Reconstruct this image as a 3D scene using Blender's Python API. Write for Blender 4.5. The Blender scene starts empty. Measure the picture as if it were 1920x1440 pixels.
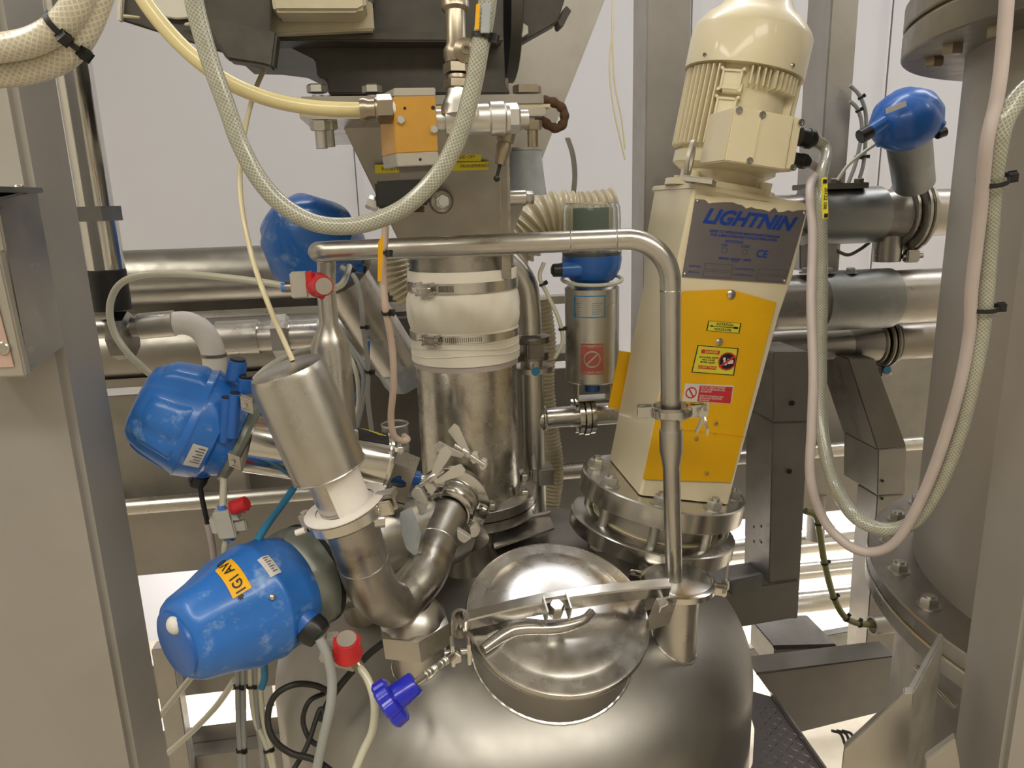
import bpy, bmesh, math, random
from mathutils import Vector, Matrix
random.seed(4)
V = Vector
scene = bpy.context.scene
# ------------------------------------------------------------------ camera
FP = 1386.0                        # focal length in pixels of a 1920 px wide frame
PITCH, ROLL, CAMZ = math.radians(13.8), math.radians(1.75), 1.65
Fw = V((0, math.cos(PITCH), -math.sin(PITCH))); U0 = V((0, math.sin(PITCH), math.cos(PITCH)))
Rt = V((1, 0, 0))*math.cos(ROLL) - U0*math.sin(ROLL); Up = U0*math.cos(ROLL) + V((1, 0, 0))*math.sin(ROLL)
CAM = V((0, 0, CAMZ))
cd = bpy.data.cameras.new('camera'); cam = bpy.data.objects.new('camera', cd); scene.collection.objects.link(cam)
cd.lens = FP/1920*36; cd.sensor_width = 36; cd.sensor_fit = 'HORIZONTAL'; cd.clip_start = .02
mw = Matrix.Identity(4)
for i in range(3):
    mw[i][0] = Rt[i]; mw[i][1] = Up[i]; mw[i][2] = -Fw[i]; mw[i][3] = CAM[i]
cam.matrix_world = mw; scene.camera = cam
# ------------------------------------------------------------------ world, lamps, exposure
w = bpy.data.worlds.new('world'); scene.world = w; w.use_nodes = True
w.node_tree.nodes['Background'].inputs[0].default_value = (.9, .86, .78, 1); w.node_tree.nodes['Background'].inputs[1].default_value = .08
scene.view_settings.view_transform = 'Standard'; scene.view_settings.look = 'None'
scene.view_settings.gamma = 1; scene.view_settings.use_curve_mapping = False
scene.view_settings.exposure = .15
def lamp(name, loc, size, size_y, power, col, rot=(0, 0, 0)):
    d = bpy.data.lights.new(name, 'AREA'); d.shape = 'RECTANGLE'; d.size = size; d.size_y = size_y; d.energy = power; d.color = col
    o = bpy.data.objects.new(name, d); scene.collection.objects.link(o); o.location = loc; o.rotation_euler = rot; return o
WARM = (1, .94, .83); COOL = (.90, .92, 1)
LAMPS = [(-.60, -.75, 1.5, .40, 13, WARM), (.95, -.55, 1.4, .40, 14, WARM), (-1.5, .2, .26, 1.6, 15, WARM), (1.85, .2, .26, 1.6, 18, WARM),
         (.15, 1.75, 1.5, .16, 12, COOL), (2.0, 2.1, 1.4, .16, 9, COOL)]
for (x, y, sx, sy, e, c) in LAMPS:
    lamp('lamp', (x, y, 3.02), sx, sy, e, c)
lamp('lamp', (-.55, 2.2, .78), 1.5, .2, 22, (1, .98, .96))  # added low lamp without a fixture, brightens the background below the trough
lamp('lamp', (1.25, 2.45, .80), 1.5, .2, 26, (1, .98, .96))  # second added low lamp, brightens the wall and floor at lower right
# ------------------------------------------------------------------ placing helpers
YAW = math.radians(8)
EX = V((math.cos(YAW), math.sin(YAW), 0)); EY = V((-math.sin(YAW), math.cos(YAW), 0)); EZ = V((0, 0, 1))
def ray(px, py): return Fw*FP + Rt*(px-960) - Up*(py-720)
def A(px, py, Y):
    d = ray(px, py); return CAM + d*(Y/d.y)
def on(px, py, P0, n):
    d = ray(px, py); return CAM + d*((P0-CAM).dot(n)/d.dot(n))
def BG(px, py, D): return on(px, py, V((0, D, 0)), EY)
TC = V((-.012, 1.25, .83)); TR = .435
def dome(px, py):
    d = ray(px, py).normalized(); s = V((1, 1, 2)); o = (CAM-TC)*s; e = d*s
    a = e.dot(e); b = 2*o.dot(e); c = o.dot(o)-TR**2; q = b*b-4*a*c
    P = CAM + d*((-b-math.sqrt(max(q, 0)))/2/a); n = (P-TC)*s*s
    return P, n.normalized()
def perp(a, ref=None):
    a = a.normalized(); ref = ref or (EZ if abs(a.z) < .9 else EX)
    u = (ref-a*ref.dot(a)).normalized(); return u, a.cross(u)
# ------------------------------------------------------------------ mesh builder
def spline(pts, res):
    if len(pts) < 3: return [V(p) for p in pts]
    P = [pts[0]*2-pts[1]]+list(pts)+[pts[-1]*2-pts[-2]]; out = []
    for i in range(1, len(P)-2):
        a, b, c, d = P[i-1:i+3]
        for k in range(res):
            t = k/res
            out.append(.5*((2*b)+(c-a)*t+(2*a-5*b+4*c-d)*t*t+(3*b-a-3*c+d)*t**3))
    out.append(V(pts[-1])); return out
class M:
    def __init__(s): s.bm = bmesh.new(); s.uv = s.bm.loops.layers.uv.new('UVMap')
    def _rings(s, rings, closed=False, cap=True, uv=None):
        """rings: list of lists of points (or a single point)"""
        vs = [[s.bm.verts.new(p) for p in r] for r in rings]
        pairs = list(zip(vs[:-1], vs[1:]))
        if closed: pairs.append((vs[-1], vs[0]))
        for k, (a, b) in enumerate(pairs):
            n = max(len(a), len(b))
            if n < 3: continue
            for i in range(n):
                j = (i+1) % n
                q = [a[i % len(a)], a[j % len(a)], b[j % len(b)], b[i % len(b)]]
                if len(a) == 1: q = [a[0], b[j], b[i]]
                if len(b) == 1: q = [a[i], a[j], b[0]]
                try: f = s.bm.faces.new(q)
                except ValueError: continue
                if uv:
                    for l, (kk, ii) in zip(f.loops, [(k, i), (k, i+1), (k+1, i+1), (k+1, i)]): l[s.uv].uv = (uv[kk], ii/n)
        if cap and not closed:
            for r in (vs[0], vs[-1]):
                if len(r) > 2:
                    try: s.bm.faces.new(r)
                    except ValueError: pass
        return s
    def lathe(s, p, axis, prof, n=32, ref=None, mod=None, cap=True, flat=None):
        axis = axis.normalized(); u, v = perp(axis, ref); rings = []
        for (t, r) in prof:
            if r < 1e-5: rings.append([p+axis*t]); continue
            ring = []
            for i in range(n):
                th = 2*math.pi*i/n; rr = r*(mod(th, t) if mod else 1)
                ring.append(p+axis*t+u*(rr*math.cos(th))+v*(rr*math.sin(th)))
            rings.append(ring)
        return s._rings(rings, cap=cap)
    def cyl(s, p0, p1, r0, r1=None, n=24, bev=0):
        r1 = r0 if r1 is None else r1; L = (p1-p0).length
        pr = [(0, 0), (0, r0-bev), (bev, r0), (L-bev, r1), (L, r1-bev), (L, 0)] if bev else [(0, 0), (0, r0), (L, r1), (L, 0)]
        return s.lathe(p0, p1-p0, pr, n)
    def hollow(s, p0, p1, r, ri, n=32):
        L = (p1-p0).length
        return s.lathe_closed(p0, p1-p0, [(0, ri), (0, r), (L, r), (L, ri)], n)
    def lathe_closed(s, p, axis, prof, n=32, mod=None, ref=None):
        axis = axis.normalized(); u, v = perp(axis, ref)
        rings = [[p+axis*t+(u*math.cos(2*math.pi*i/n)+v*math.sin(2*math.pi*i/n))*(r*(mod(2*math.pi*i/n, t) if mod else 1)) for i in range(n)] for t, r in prof]
        return s._rings(rings, closed=True)
    def tube(s, pts, r, n=12, res=8, rf=None, smooth=True):
        P = spline([V(p) for p in pts], res) if smooth else [V(p) for p in pts]
        T = []
        for i in range(len(P)):
            T.append((P[min(i+1, len(P)-1)]-P[max(i-1, 0)]).normalized())
        u, v = perp(T[0]); rings = []; uv = []; L = 0
        for i, q in enumerate(P):
            u = (u-T[i]*u.dot(T[i])).normalized(); v = T[i].cross(u)
            if i: L += (q-P[i-1]).length
            rr = rf(L, i/(len(P)-1)) if rf else r
            rings.append([q+u*(rr*math.cos(2*math.pi*k/n))+v*(rr*math.sin(2*math.pi*k/n)) for k in range(n)]); uv.append(L/(2*math.pi*(r or .01)))
        return s._rings(rings, uv=uv)
    def box(s, c, hx, hy, hz, fr=None, bev=0):
        ex, ey, ez = fr or (EX, EY, EZ); b = bmesh.new(); bmesh.ops.create_cube(b, size=2)
        for v in b.verts: v.co = c+ex*(v.co.x*hx)+ey*(v.co.y*hy)+ez*(v.co.z*hz)
        if bev: bmesh.ops.bevel(b, geom=b.edges[:], offset=bev, segments=2, affect='EDGES')
        return s.merge(b)
    def merge(s, b):
        mp = {v: s.bm.verts.new(v.co) for v in b.verts}
        for f in b.faces:
            try: s.bm.faces.new([mp[v] for v in f.verts])
            except ValueError: pass
        b.free(); return s
    def prism(s, pts, vec, bev=0):
        b = bmesh.new(); a = [b.verts.new(p) for p in pts]; c = [b.verts.new(p+vec) for p in pts]; n = len(pts)
        b.faces.new(a); b.faces.new(c[::-1])
        for i in range(n): b.faces.new([a[i], c[i], c[(i+1) % n], a[(i+1) % n]])
        bmesh.ops.recalc_face_normals(b, faces=b.faces)
        if bev: bmesh.ops.bevel(b, geom=b.edges[:], offset=bev, segments=2, affect='EDGES')
        return s.merge(b)
    def hexa(s, eight):
        """four corners of one end then four of the other"""
        b = bmesh.new(); v = [b.verts.new(p) for p in eight]
        for q in ((0, 1, 2, 3), (7, 6, 5, 4), (0, 4, 5, 1), (1, 5, 6, 2), (2, 6, 7, 3), (3, 7, 4, 0)): b.faces.new([v[i] for i in q])
        bmesh.ops.recalc_face_normals(b, faces=b.faces); bmesh.ops.bevel(b, geom=b.edges[:], offset=.002, segments=2, affect='EDGES')
        return s.merge(b)
    def hexn(s, p, axis, r, h, ref=None):
        return s.lathe(p, axis, [(0, 0), (0, r), (h*.82, r), (h, r*.86), (h, 0)], 6, ref)
    def ball(s, c, r, n=16, sc=(1, 1, 1), fr=None):
        ex, ey, ez = fr or (EX, EY, EZ); rings = []
        for i in range(n//2+1):
            a = math.pi*i/(n//2)
            if i in (0, n//2): rings.append([c+ez*(r*sc[2]*math.cos(a))]); continue
            rings.append([c+ez*(r*sc[2]*math.cos(a))+ex*(r*sc[0]*math.sin(a)*math.cos(2*math.pi*k/n))+ey*(r*sc[1]*math.sin(a)*math.sin(2*math.pi*k/n)) for k in range(n)])
        return s._rings(rings)
    def faces(s, verts, faces):
        vs = [s.bm.verts.new(v) for v in verts]
        for f in faces:
            try: s.bm.faces.new([vs[i] for i in f])
            except ValueError: pass
        return s
    def torus(s, c, axis, R, r, n=40, m=10):
        u, v = perp(axis); a = axis.normalized()
        rings = [[c+(u*math.cos(t)+v*math.sin(t))*(R+r*math.cos(q))+a*(r*math.sin(q)) for q in [2*math.pi*k/m for k in range(m)]] for t in [2*math.pi*i/n for i in range(n)]]
        return s._rings(rings, closed=True)
# ------------------------------------------------------------------ objects
def empty(name, loc, label, cat, group=None):
    o = bpy.data.objects.new(name, None); scene.collection.objects.link(o); o.location = loc; o.empty_display_size = .03
    o['label'] = label; o['category'] = cat
    if group: o['group'] = group
    return o
def wloc(o):
    L = V((0, 0, 0))
    while o: L = L+o.location; o = o.parent
    return L
def part(name, m, mat, parent=None, label=None, loc=None, recalc=True, ang=38):
    L = wloc(parent) if parent else (loc or V((0, 0, 0)))
    if recalc: bmesh.ops.recalc_face_normals(m.bm, faces=m.bm.faces)
    for v in m.bm.verts: v.co -= L
    me = bpy.data.meshes.new(name); m.bm.to_mesh(me); m.bm.free()
    me.polygons.foreach_set('use_smooth', [True]*len(me.polygons)); me.set_sharp_from_angle(angle=math.radians(ang))
    me.materials.append(mat)
    o = bpy.data.objects.new(name, me); scene.collection.objects.link(o)
    if parent: o.parent = parent
    else: o.location = L
    if label: o['label'] = label
    return o
def solo(name, m, mat, label, cat, group=None):
    c = [v.co.copy() for v in m.bm.verts]; mn = V([min(q[i] for q in c) for i in range(3)]); mx = V([max(q[i] for q in c) for i in range(3)])
    o = part(name, m, mat, None, label, V(((mn.x+mx.x)/2, (mn.y+mx.y)/2, mn.z))); o['category'] = cat
    if group: o['group'] = group
    return o
def struct(name, m, mat):
    o = part(name, m, mat); o['kind'] = 'structure'; return o
def text2d(s, size, shear=0, bold=0, align='CENTER', sx=1):
    cu = bpy.data.curves.new('t', 'FONT'); cu.body = s; cu.size = size; cu.shear = shear; cu.offset = bold; cu.align_x = align; cu.align_y = 'CENTER'
    cu.resolution_u = 3
    o = bpy.data.objects.new('t', cu); scene.collection.objects.link(o)
    dg = bpy.context.evaluated_depsgraph_get(); me = bpy.data.meshes.new_from_object(o.evaluated_get(dg))
    vs = [(v.co.x*sx, v.co.y) for v in me.vertices]; fs = [tuple(p.vertices) for p in me.polygons]
    bpy.data.objects.remove(o); bpy.data.curves.remove(cu); bpy.data.meshes.remove(me)
    return vs, fs
def text(m, s, size, fn, x=0, y=0, **k):
    """letters mapped through fn(x, y) -> point"""
    vs, fs = text2d(s, size, **k); return m.faces([fn(a+x, b+y) for a, b in vs], fs)
def rect(m, fn, x0, y0, x1, y1, nx=1, ny=1):
    vs = [fn(x0+(x1-x0)*i/nx, y0+(y1-y0)*j/ny) for j in range(ny+1) for i in range(nx+1)]
    return m.faces(vs, [(j*(nx+1)+i, j*(nx+1)+i+1, (j+1)*(nx+1)+i+1, (j+1)*(nx+1)+i) for j in range(ny) for i in range(nx)])
def frame_lines(m, fn, x0, y0, x1, y1, t):
    rect(m, fn, x0, y0, x1, y0+t); rect(m, fn, x0, y1-t, x1, y1); rect(m, fn, x0, y0, x0+t, y1); rect(m, fn, x1-t, y0, x1, y1); return m
# ------------------------------------------------------------------ materials
def newmat(name):
    m = bpy.data.materials.new(name); m.use_nodes = True; nt = m.node_tree; return m, nt, nt.nodes['Principled BSDF']
def nz(nt, scale, detail=4, rough=.55, vec=None, stretch=None, coord='Object'):
    tc = nt.nodes.new('ShaderNodeTexCoord'); mp = nt.nodes.new('ShaderNodeMapping'); n = nt.nodes.new('ShaderNodeTexNoise')
    nt.links.new(tc.outputs[coord], mp.inputs[0]); nt.links.new(mp.outputs[0], n.inputs['Vector'])
    if stretch: mp.inputs['Scale'].default_value = stretch
    n.inputs['Scale'].default_value = scale; n.inputs['Detail'].default_value = detail; n.inputs['Roughness'].default_value = rough
    return n.outputs[0]
def ramp(nt, src, stops):
    r = nt.nodes.new('ShaderNodeValToRGB'); nt.links.new(src, r.inputs[0]); e = r.color_ramp.elements
    while len(e) < len(stops): e.new(.5)
    for i, (p, c) in enumerate(stops):
        e[i].position = p; e[i].color = (c, c, c, 1) if not isinstance(c, tuple) else (*c, 1)
    return r.outputs[0]
def bump(nt, b, src, strength, dist):
    n = nt.nodes.new('ShaderNodeBump'); n.inputs['Strength'].default_value = strength; n.inputs['Distance'].default_value = dist
    nt.links.new(src, n.inputs['Height'])
    if b.inputs['Normal'].is_linked: nt.links.new(b.inputs['Normal'].links[0].from_socket, n.inputs['Normal'])
    nt.links.new(n.outputs[0], b.inputs['Normal'])
def steel(name, col, rough, smudge=.1, brush=None, dent=0, grime=0, grimecol=(.2, .17, .12)):
    m, nt, b = newmat(name); b.inputs['Metallic'].default_value = 1
    s = nz(nt, 9, 5); lo = tuple(c*.86 for c in col)
    c = ramp(nt, s, [(.3, lo), (.7, col)])
    if grime:
        g = ramp(nt, nz(nt, 14, 6, .65), [(.5, 0.), (.5+grime, 1.)]); mx = nt.nodes.new('ShaderNodeMix'); mx.data_type = 'RGBA'
        nt.links.new(g, mx.inputs[0]); nt.links.new(c, mx.inputs[6]); mx.inputs[7].default_value = (*grimecol, 1); c = mx.outputs[2]
    nt.links.new(c, b.inputs['Base Color'])
    nt.links.new(ramp(nt, nz(nt, 24, 6, .6), [(.3, rough-smudge/2), (.72, rough+smudge)]), b.inputs['Roughness'])
    if brush: bump(nt, b, nz(nt, 1, 3, .5, stretch=brush), .12, .0006)
    if dent: bump(nt, b, nz(nt, 7, 1, .4), dent, .02)
    return m
def plain(name, col, rough=.5, metal=0, spec=.5, coat=0, var=.12, bumpy=0, chalk=0, chalkcol=(.6, .66, .75), trans=0, vs=20):
    m, nt, b = newmat(name); b.inputs['Metallic'].default_value = metal; b.inputs['Roughness'].default_value = rough
    b.inputs['Specular IOR Level'].default_value = spec; b.inputs['Coat Weight'].default_value = coat
    c = ramp(nt, nz(nt, vs, 5), [(.3, tuple(x*(1-var) for x in col)), (.7, col)])
    if chalk:
        g = ramp(nt, nz(nt, 26, 8, .7), [(1-chalk, 0.), (min(1, 1-chalk+.16), .75)]); mx = nt.nodes.new('ShaderNodeMix'); mx.data_type = 'RGBA'
        nt.links.new(g, mx.inputs[0]); nt.links.new(c, mx.inputs[6]); mx.inputs[7].default_value = (*chalkcol, 1); c = mx.outputs[2]
    nt.links.new(c, b.inputs['Base Color'])
    if bumpy: bump(nt, b, nz(nt, 60, 3), bumpy, .002)
    if trans: b.inputs['Transmission Weight'].default_value = trans
    return m
def braid(name, col, dark, k=9):
    m, nt, b = newmat(name); tc = nt.nodes.new('ShaderNodeTexCoord'); sp = nt.nodes.new('ShaderNodeSeparateXYZ'); nt.links.new(tc.outputs['UV'], sp.inputs[0])
    def mth(op, a, c=None):
        n = nt.nodes.new('ShaderNodeMath'); n.operation = op
        for i, q in enumerate((a, c)):
            if q is None: continue
            if isinstance(q, (int, float)): n.inputs[i].default_value = q
            else: nt.links.new(q, n.inputs[i])
        return n.outputs[0]
    a = mth('MULTIPLY', mth('ADD', sp.outputs[0], sp.outputs[1]), 2*math.pi*k); c = mth('MULTIPLY', mth('SUBTRACT', sp.outputs[0], sp.outputs[1]), 2*math.pi*k)
    s = mth('MAXIMUM', mth('POWER', mth('ABSOLUTE', mth('SINE', mth('MULTIPLY', a, .5))), 6), mth('POWER', mth('ABSOLUTE', mth('SINE', mth('MULTIPLY', c, .5))), 6))
    s = mth('MULTIPLY', s, mth('ADD', nz(nt, 90, 2), .25))
    nt.links.new(ramp(nt, s, [(.1, dark), (.75, col)]), b.inputs['Base Color'])
    b.inputs['Roughness'].default_value = .28; b.inputs['Coat Weight'].default_value = .6; b.inputs['Coat Roughness'].default_value = .12
    bump(nt, b, s, .2, .0006); return m
ST = (.57, .55, .51)
MAT = dict(
    steel=steel('satin_steel', ST, .30, .14), steelv=steel('brushed_vertical_steel', (.50, .48, .445), .46, .12, brush=(300, 300, 5)),
    poststeel=plain('satin_post_steel', (.38, .36, .33), .42, metal=.3, var=.14, vs=5), wing=plain('satin_cast_steel', (.72, .70, .66), .42, metal=.85, var=.05),
    steelh=steel('brushed_horizontal_steel', (.34, .325, .295), .36, .12, brush=(6, 6, 400)),
    polish=steel('polished_steel', (.66, .64, .60), .14, .10), tank=steel('tank_steel', (.42, .405, .38), .42, .05, dent=.09),
    lid=steel('lid_steel', (.55, .53, .50), .24, .12, dent=.02), dirty=steel('stained_steel', (.46, .435, .39), .33, .2, grime=.2),
    dent=steel('dented_steel', (.62, .59, .53), .24, .16, dent=.55, grime=.35, grimecol=(.3, .25, .18)),
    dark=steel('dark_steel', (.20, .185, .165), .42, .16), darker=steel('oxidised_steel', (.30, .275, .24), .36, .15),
    cast=steel('cast_fitting', (.62, .61, .58), .36, .1), brass=steel('nickel_brass', (.38, .33, .255), .33, .12), mid=steel('mid_steel', (.42, .395, .36), .30, .12),  # mid has an evenly darker base colour than satin_steel
    bright=steel('machined_steel', (.68, .66, .62), .22, .08), galv=steel('galvanised_steel', (.32, .325, .315), .40, .12, grime=.3, grimecol=(.42, .43, .42)),
    chanel=steel('grey_channel_steel', (.37, .355, .33), .42, .1, brush=(300, 300, 6)),
    casting=plain('dark_painted_casting', (.072, .065, .052), .46, bumpy=.2, var=.4, chalk=.3, chalkcol=(.12, .11, .09)),
    hopper=steel('dull_sheet_steel', (.35, .335, .305), .46, .12, grime=.5, grimecol=(.38, .34, .28)),
    cream=plain('cream_paint', (.82, .735, .52), .36, coat=.25, var=.05, bumpy=.12, vs=12, chalk=.305, chalkcol=(.08, .075, .05)),
    chip=plain('chipped_paint', (.05, .05, .045), .6), creambox=plain('aged_cream_paint', (.55, .50, .36), .4, coat=.2, var=.2, bumpy=.1),
    whitep=plain('white_paint', (.62, .60, .53), .45, var=.15),
    blue=plain('blue_plastic', (.020, .155, .55), .34, coat=.15, var=.12, chalk=.455, chalkcol=(.30, .44, .62)),
    bluec=plain('clean_blue_plastic', (.016, .12, .46), .34, coat=.15), knob=plain('royal_blue_plastic', (.012, .02, .52), .28, coat=.3),
    bdark=plain('dark_blue_plastic', (.008, .05, .2), .4), lblue=plain('light_blue_collet', (.08, .25, .75), .3),
    black=plain('black_plastic', (.012, .012, .013), .38), rubber=plain('black_rubber', (.014, .013, .012), .55),
    collar=plain('grey_green_aluminium', (.20, .215, .185), .38, metal=.35, var=.1), red=plain('red_plastic', (.62, .02, .025), .4, chalk=.3, chalkcol=(.5, .25, .25)),
    valvew=plain('off_white_plastic', (.60, .58, .50), .5, var=.2), tubec=plain('cream_tube', (.62, .55, .36), .35, coat=.3, var=.06),
    tubey=plain('yellowed_nylon_tube', (.68, .59, .31), .3, coat=.4, var=.1), tubew=plain('milky_tube', (.60, .59, .47), .3, coat=.3, var=.08),
    greyc=plain('grey_cable', (.33, .34, .33), .42), whitec=plain('pinkish_white_cable', (.49, .42, .40), .45), pinkc=plain('pink_cable', (.55, .42, .35), .45),
    clearh=braid('clear_braided_hose', (.46, .46, .38), (.24, .24, .19), 13), clearb=braid('foreground_braided_hose', (.66, .62, .50), (.47, .43, .33), 13),
    greenh=plain('green_tinted_hose', (.25, .25, .09), .25, coat=.4), sleeve=plain('white_sleeve_fabric', (.84, .80, .70), .8, spec=.2, var=.05, bumpy=.1),
    felt=plain('white_wrap', (.80, .76, .72), .75, spec=.2), gold=plain('gold_anodised_aluminium', (.66, .36, .07), .36, metal=.55, coat=.1, var=.14, chalk=.3, chalkcol=(.8, .62, .35)),
    alum=plain('bare_aluminium', (.50, .47, .42), .45, metal=.7), yellow=plain('yellow_guard_paint', (.86, .47, .003), .42, var=.05),
    tapey=plain('yellow_tape', (.78, .67, .02), .45), orange=plain('orange_label', (.86, .44, .0), .45), sticky=plain('yellow_sticker', (.80, .72, .05), .4),
    sticksil=plain('silver_sticker', (.60, .58, .56), .4, var=.12), ink=plain('black_ink', (.012, .011, .012), .5), inkg=plain('grey_ink', (.12, .11, .11), .6),
    nameplate=plain('name_plate_foil', (.27, .25, .265), .36, metal=.7, var=.08), navy=plain('navy_print', (.008, .05, .33), .4), whitei=plain('white_print', (.75, .72, .68), .45),
    rede=plain('red_print', (.62, .035, .04), .45), redf=plain('faded_red_print', (.42, .10, .07), .5), stickblue=plain('blue_print', (.03, .22, .42), .45),
    hoseb=plain('corrugated_beige_hose', (.52, .45, .29), .4, coat=.25), rust=plain('rusty_iron', (.11, .055, .025), .8, var=.5, bumpy=.6),
    gasket=plain('cream_gasket', (.60, .53, .36), .6), green=plain('green_board', (.01, .07, .035), .4), tapec=plain('cloudy_plastic_wrap', (.42, .46, .48), .35, var=.35, bumpy=.5, coat=.4),
    wall=plain('white_wall_panel', (.60, .60, .635), .42, var=.05, vs=1.5), floor=plain('beige_floor', (.60, .53, .42), .5, var=.12), ceil=plain('ceiling_paint', (.70, .68, .62), .6, var=.05),
    wallw=plain('room_wall', (.70, .67, .60), .6, var=.15), pinkl=plain('pale_red_label', (.60, .42, .36), .4, metal=.2, var=.25, vs=9))
g, nt, b = newmat('clear_plastic'); b.inputs['Transmission Weight'].default_value = .93; b.inputs['Roughness'].default_value = .06; b.inputs['IOR'].default_value = 1.2; b.inputs['Base Color'].default_value = (.93, .95, .93, 1); MAT['glass'] = g
g, nt, b = newmat('lamp_diffuser'); b.inputs['Emission Color'].default_value = (1, .93, .78, 1); b.inputs['Emission Strength'].default_value = 4; MAT['lampd'] = g
# diamond tread plate
g, nt, b = newmat('tread_plate'); b.inputs['Metallic'].default_value = 1; b.inputs['Base Color'].default_value = (.27, .25, .25, 1); b.inputs['Roughness'].default_value = .38; MAT['tread'] = g
# ------------------------------------------------------------------ shared parts
def strap(m, pts_c, axis, R, wd, t=.0012, n=48): return m.lathe_closed(pts_c-axis.normalized()*wd/2, axis, [(0, R), (0, R+t), (wd, R+t), (wd, R)], n)
def tie(p, axis, r, parent, wd=.004, d=None, mat='black'):
    m = M(); strap(m, p, axis, r, wd, .0014, 20); u, v = perp(axis); d = (d-axis.normalized()*d.dot(axis.normalized())).normalized() if d else u
    m.box(p+d*(r+.003), .0035, .0035, .003, (axis.normalized(), d.cross(axis.normalized()), d), .0006)
    return part('cable_tie', m, MAT[mat], parent)
def triclamp(c, axis, r, wd, lug, parent, mat='polish', wing=True, name='clamp'):
    """two-half hygienic clamp round a pipe, lug direction given"""
    a = axis.normalized(); d = (lug-a*lug.dot(a)).normalized(); e = a.cross(d); m = M()
    m.lathe_closed(c-a*wd/2, a, [(0, r*.80), (0, r*.9), (wd*.2, r), (wd*.8, r), (wd, r*.9), (wd, r*.80)], 48)
    for q in (1, -1):
        for k in (1, -1):
            m.box(c+d*q*(r+.006)+e*k*.006, .010, .0028, wd*.46, (d, e, a), .0012)
    m.cyl(c-d*(r+.010)-a*wd*.55, c-d*(r+.010)+a*wd*.55, .005, n=16)
    o = part(name, m, MAT[mat], parent)
    if wing:
        m = M(); p = c+d*(r+.012); m.cyl(p-e*.016, p+e*.020, .0032, n=12); m.cyl(p+e*.010, p+e*.022, .0065, n=16)
        part('bolt', m, MAT['bright'], o)
        m = M(); q = p+e*.020
        for k in (1, -1):
            m.prism([q+a*k*.003, q+a*k*.013+e*.030, q+a*k*.024+e*.026, q+a*k*.008-e*.002], d*.003, .0008)
        part('wing_nut', m, MAT['bright'], o)
    return o
def bolts(c, axis, R, n, parent, r=.009, h=.007, off=0, below=None, ph=0, only=None, mat='bright', ref=None, stud=.004):
    a = axis.normalized(); u, v = perp(a, ref)
    for i in range(n):
        if only and i not in only: continue
        th = 2*math.pi*i/n+ph; p = c+(u*math.cos(th)+v*math.sin(th))*R
        m = M(); m.lathe(p+a*off, a, [(0, 0), (0, r*1.25), (.0015, r*1.25), (.0015, 0)], 20); m.hexn(p+a*(off+.0015), a, r, h, u); m.cyl(p+a*(off+h), p+a*(off+h+stud), r*.5, n=12)
        if below is not None:
            m.cyl(p+a*off, p-a*below, r*.6, n=14); m.hexn(p-a*below, -a, r, h, u)
        part('bolt', m, MAT[mat], parent)
# ================================================================== the room
def slab(name, c, hx, hy, hz, mat, fr=(V((1, 0, 0)), V((0, 1, 0)), V((0, 0, 1)))): return struct(name, M().box(c, hx, hy, hz, fr), mat)
struct('wall_back', M().box(EY*2.85+EX*.2+EZ*1.6, 3.2, .05, 1.7), MAT['wall'])
m = M()
for px in (665, 1290, 1650): m.box(BG(px, 300, 2.797)+EZ*0, .002, .002, 1.4)
struct('trim_1', m, MAT['inkg'])
slab('wall_left', V((-2.6, .2, 1.6)), .05, 3.3, 1.7, MAT['wallw']); slab('wall_right', V((2.9, .4, 1.6)), .05, 3.3, 1.7, MAT['wallw'])
slab('wall_front', V((.1, -2.6, 1.6)), 2.8, .05, 1.7, MAT['wallw'])
slab('floor', V((.1, .4, -.05)), 3, 3.4, .05, MAT['floor']); slab('ceiling', V((.1, .4, 3.25)), 3, 3.4, .05, MAT['ceil'])
for i, (x, y, sx, sy, e, c) in enumerate(LAMPS):
    t = empty('ceiling_light', (x, y, 3.06), 'long fluorescent ceiling light %s' % ('behind the viewer on the left', 'behind the viewer on the right', 'running lengthwise along the left side', 'running lengthwise along the right side', 'above the wall behind the tank', 'above the wall behind the big vessel')[i], 'light', 'ceiling lights')
    part('housing', M().box(V((x, y, 3.13)), sx/2+.03, sy/2+.03, .065, (V((1, 0, 0)), V((0, 1, 0)), EZ), .006), MAT['whitep'], t)
    part('diffuser', M().box(V((x, y, 3.055)), sx/2, sy/2, .01, (V((1, 0, 0)), V((0, 1, 0)), EZ), .003), MAT['lampd'], t)
# ================================================================== posts
def post(D, x0, x1, y, depth, z0, z1, label, group=None, mat='steelv', name='steel_post', bev=.003):
    """square tube standing in the rotated frame: front face between two pixels of row y"""
    a, b2 = BG(x0, y, D), BG(x1, y, D); c = (a+b2)/2; hw = (b2-a).dot(EX)/2
    return solo(name, M().box(V((c.x, c.y, (z0+z1)/2))+EY*depth/2, hw, depth/2, (z1-z0)/2, None, bev), MAT[mat], label, 'post', group)
# left foreground post
XF = -.54
solo('steel_post', M().box(V((XF-.15, .921, 1.6)), .15, .046, 1.6, (V((1, 0, 0)), V((0, 1, 0)), EZ), .008), MAT['poststeel'], 'wide satin steel post filling the left edge, carrying the junction box and its pink plate', 'post')
# right foreground post
solo('steel_post', M().box(V((.596, .756, 1.6)), .05, .045, 1.6, (V((1, 0, 0)), V((0, 1, 0)), EZ), .006), MAT['poststeel'], 'brushed steel post closest to the viewer at the right edge, in front of the vessel', 'post')
post(1.72, 1212, 1294, 100, .10, .02, 3.19, 'tall stainless post behind the cream mixer motor, left of it')
post(1.62, 1553, 1604, 100, .10, 1.47, 3.19, 'upright steel post behind the right side of the mixer motor, above the grey pipe bracket')
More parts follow.
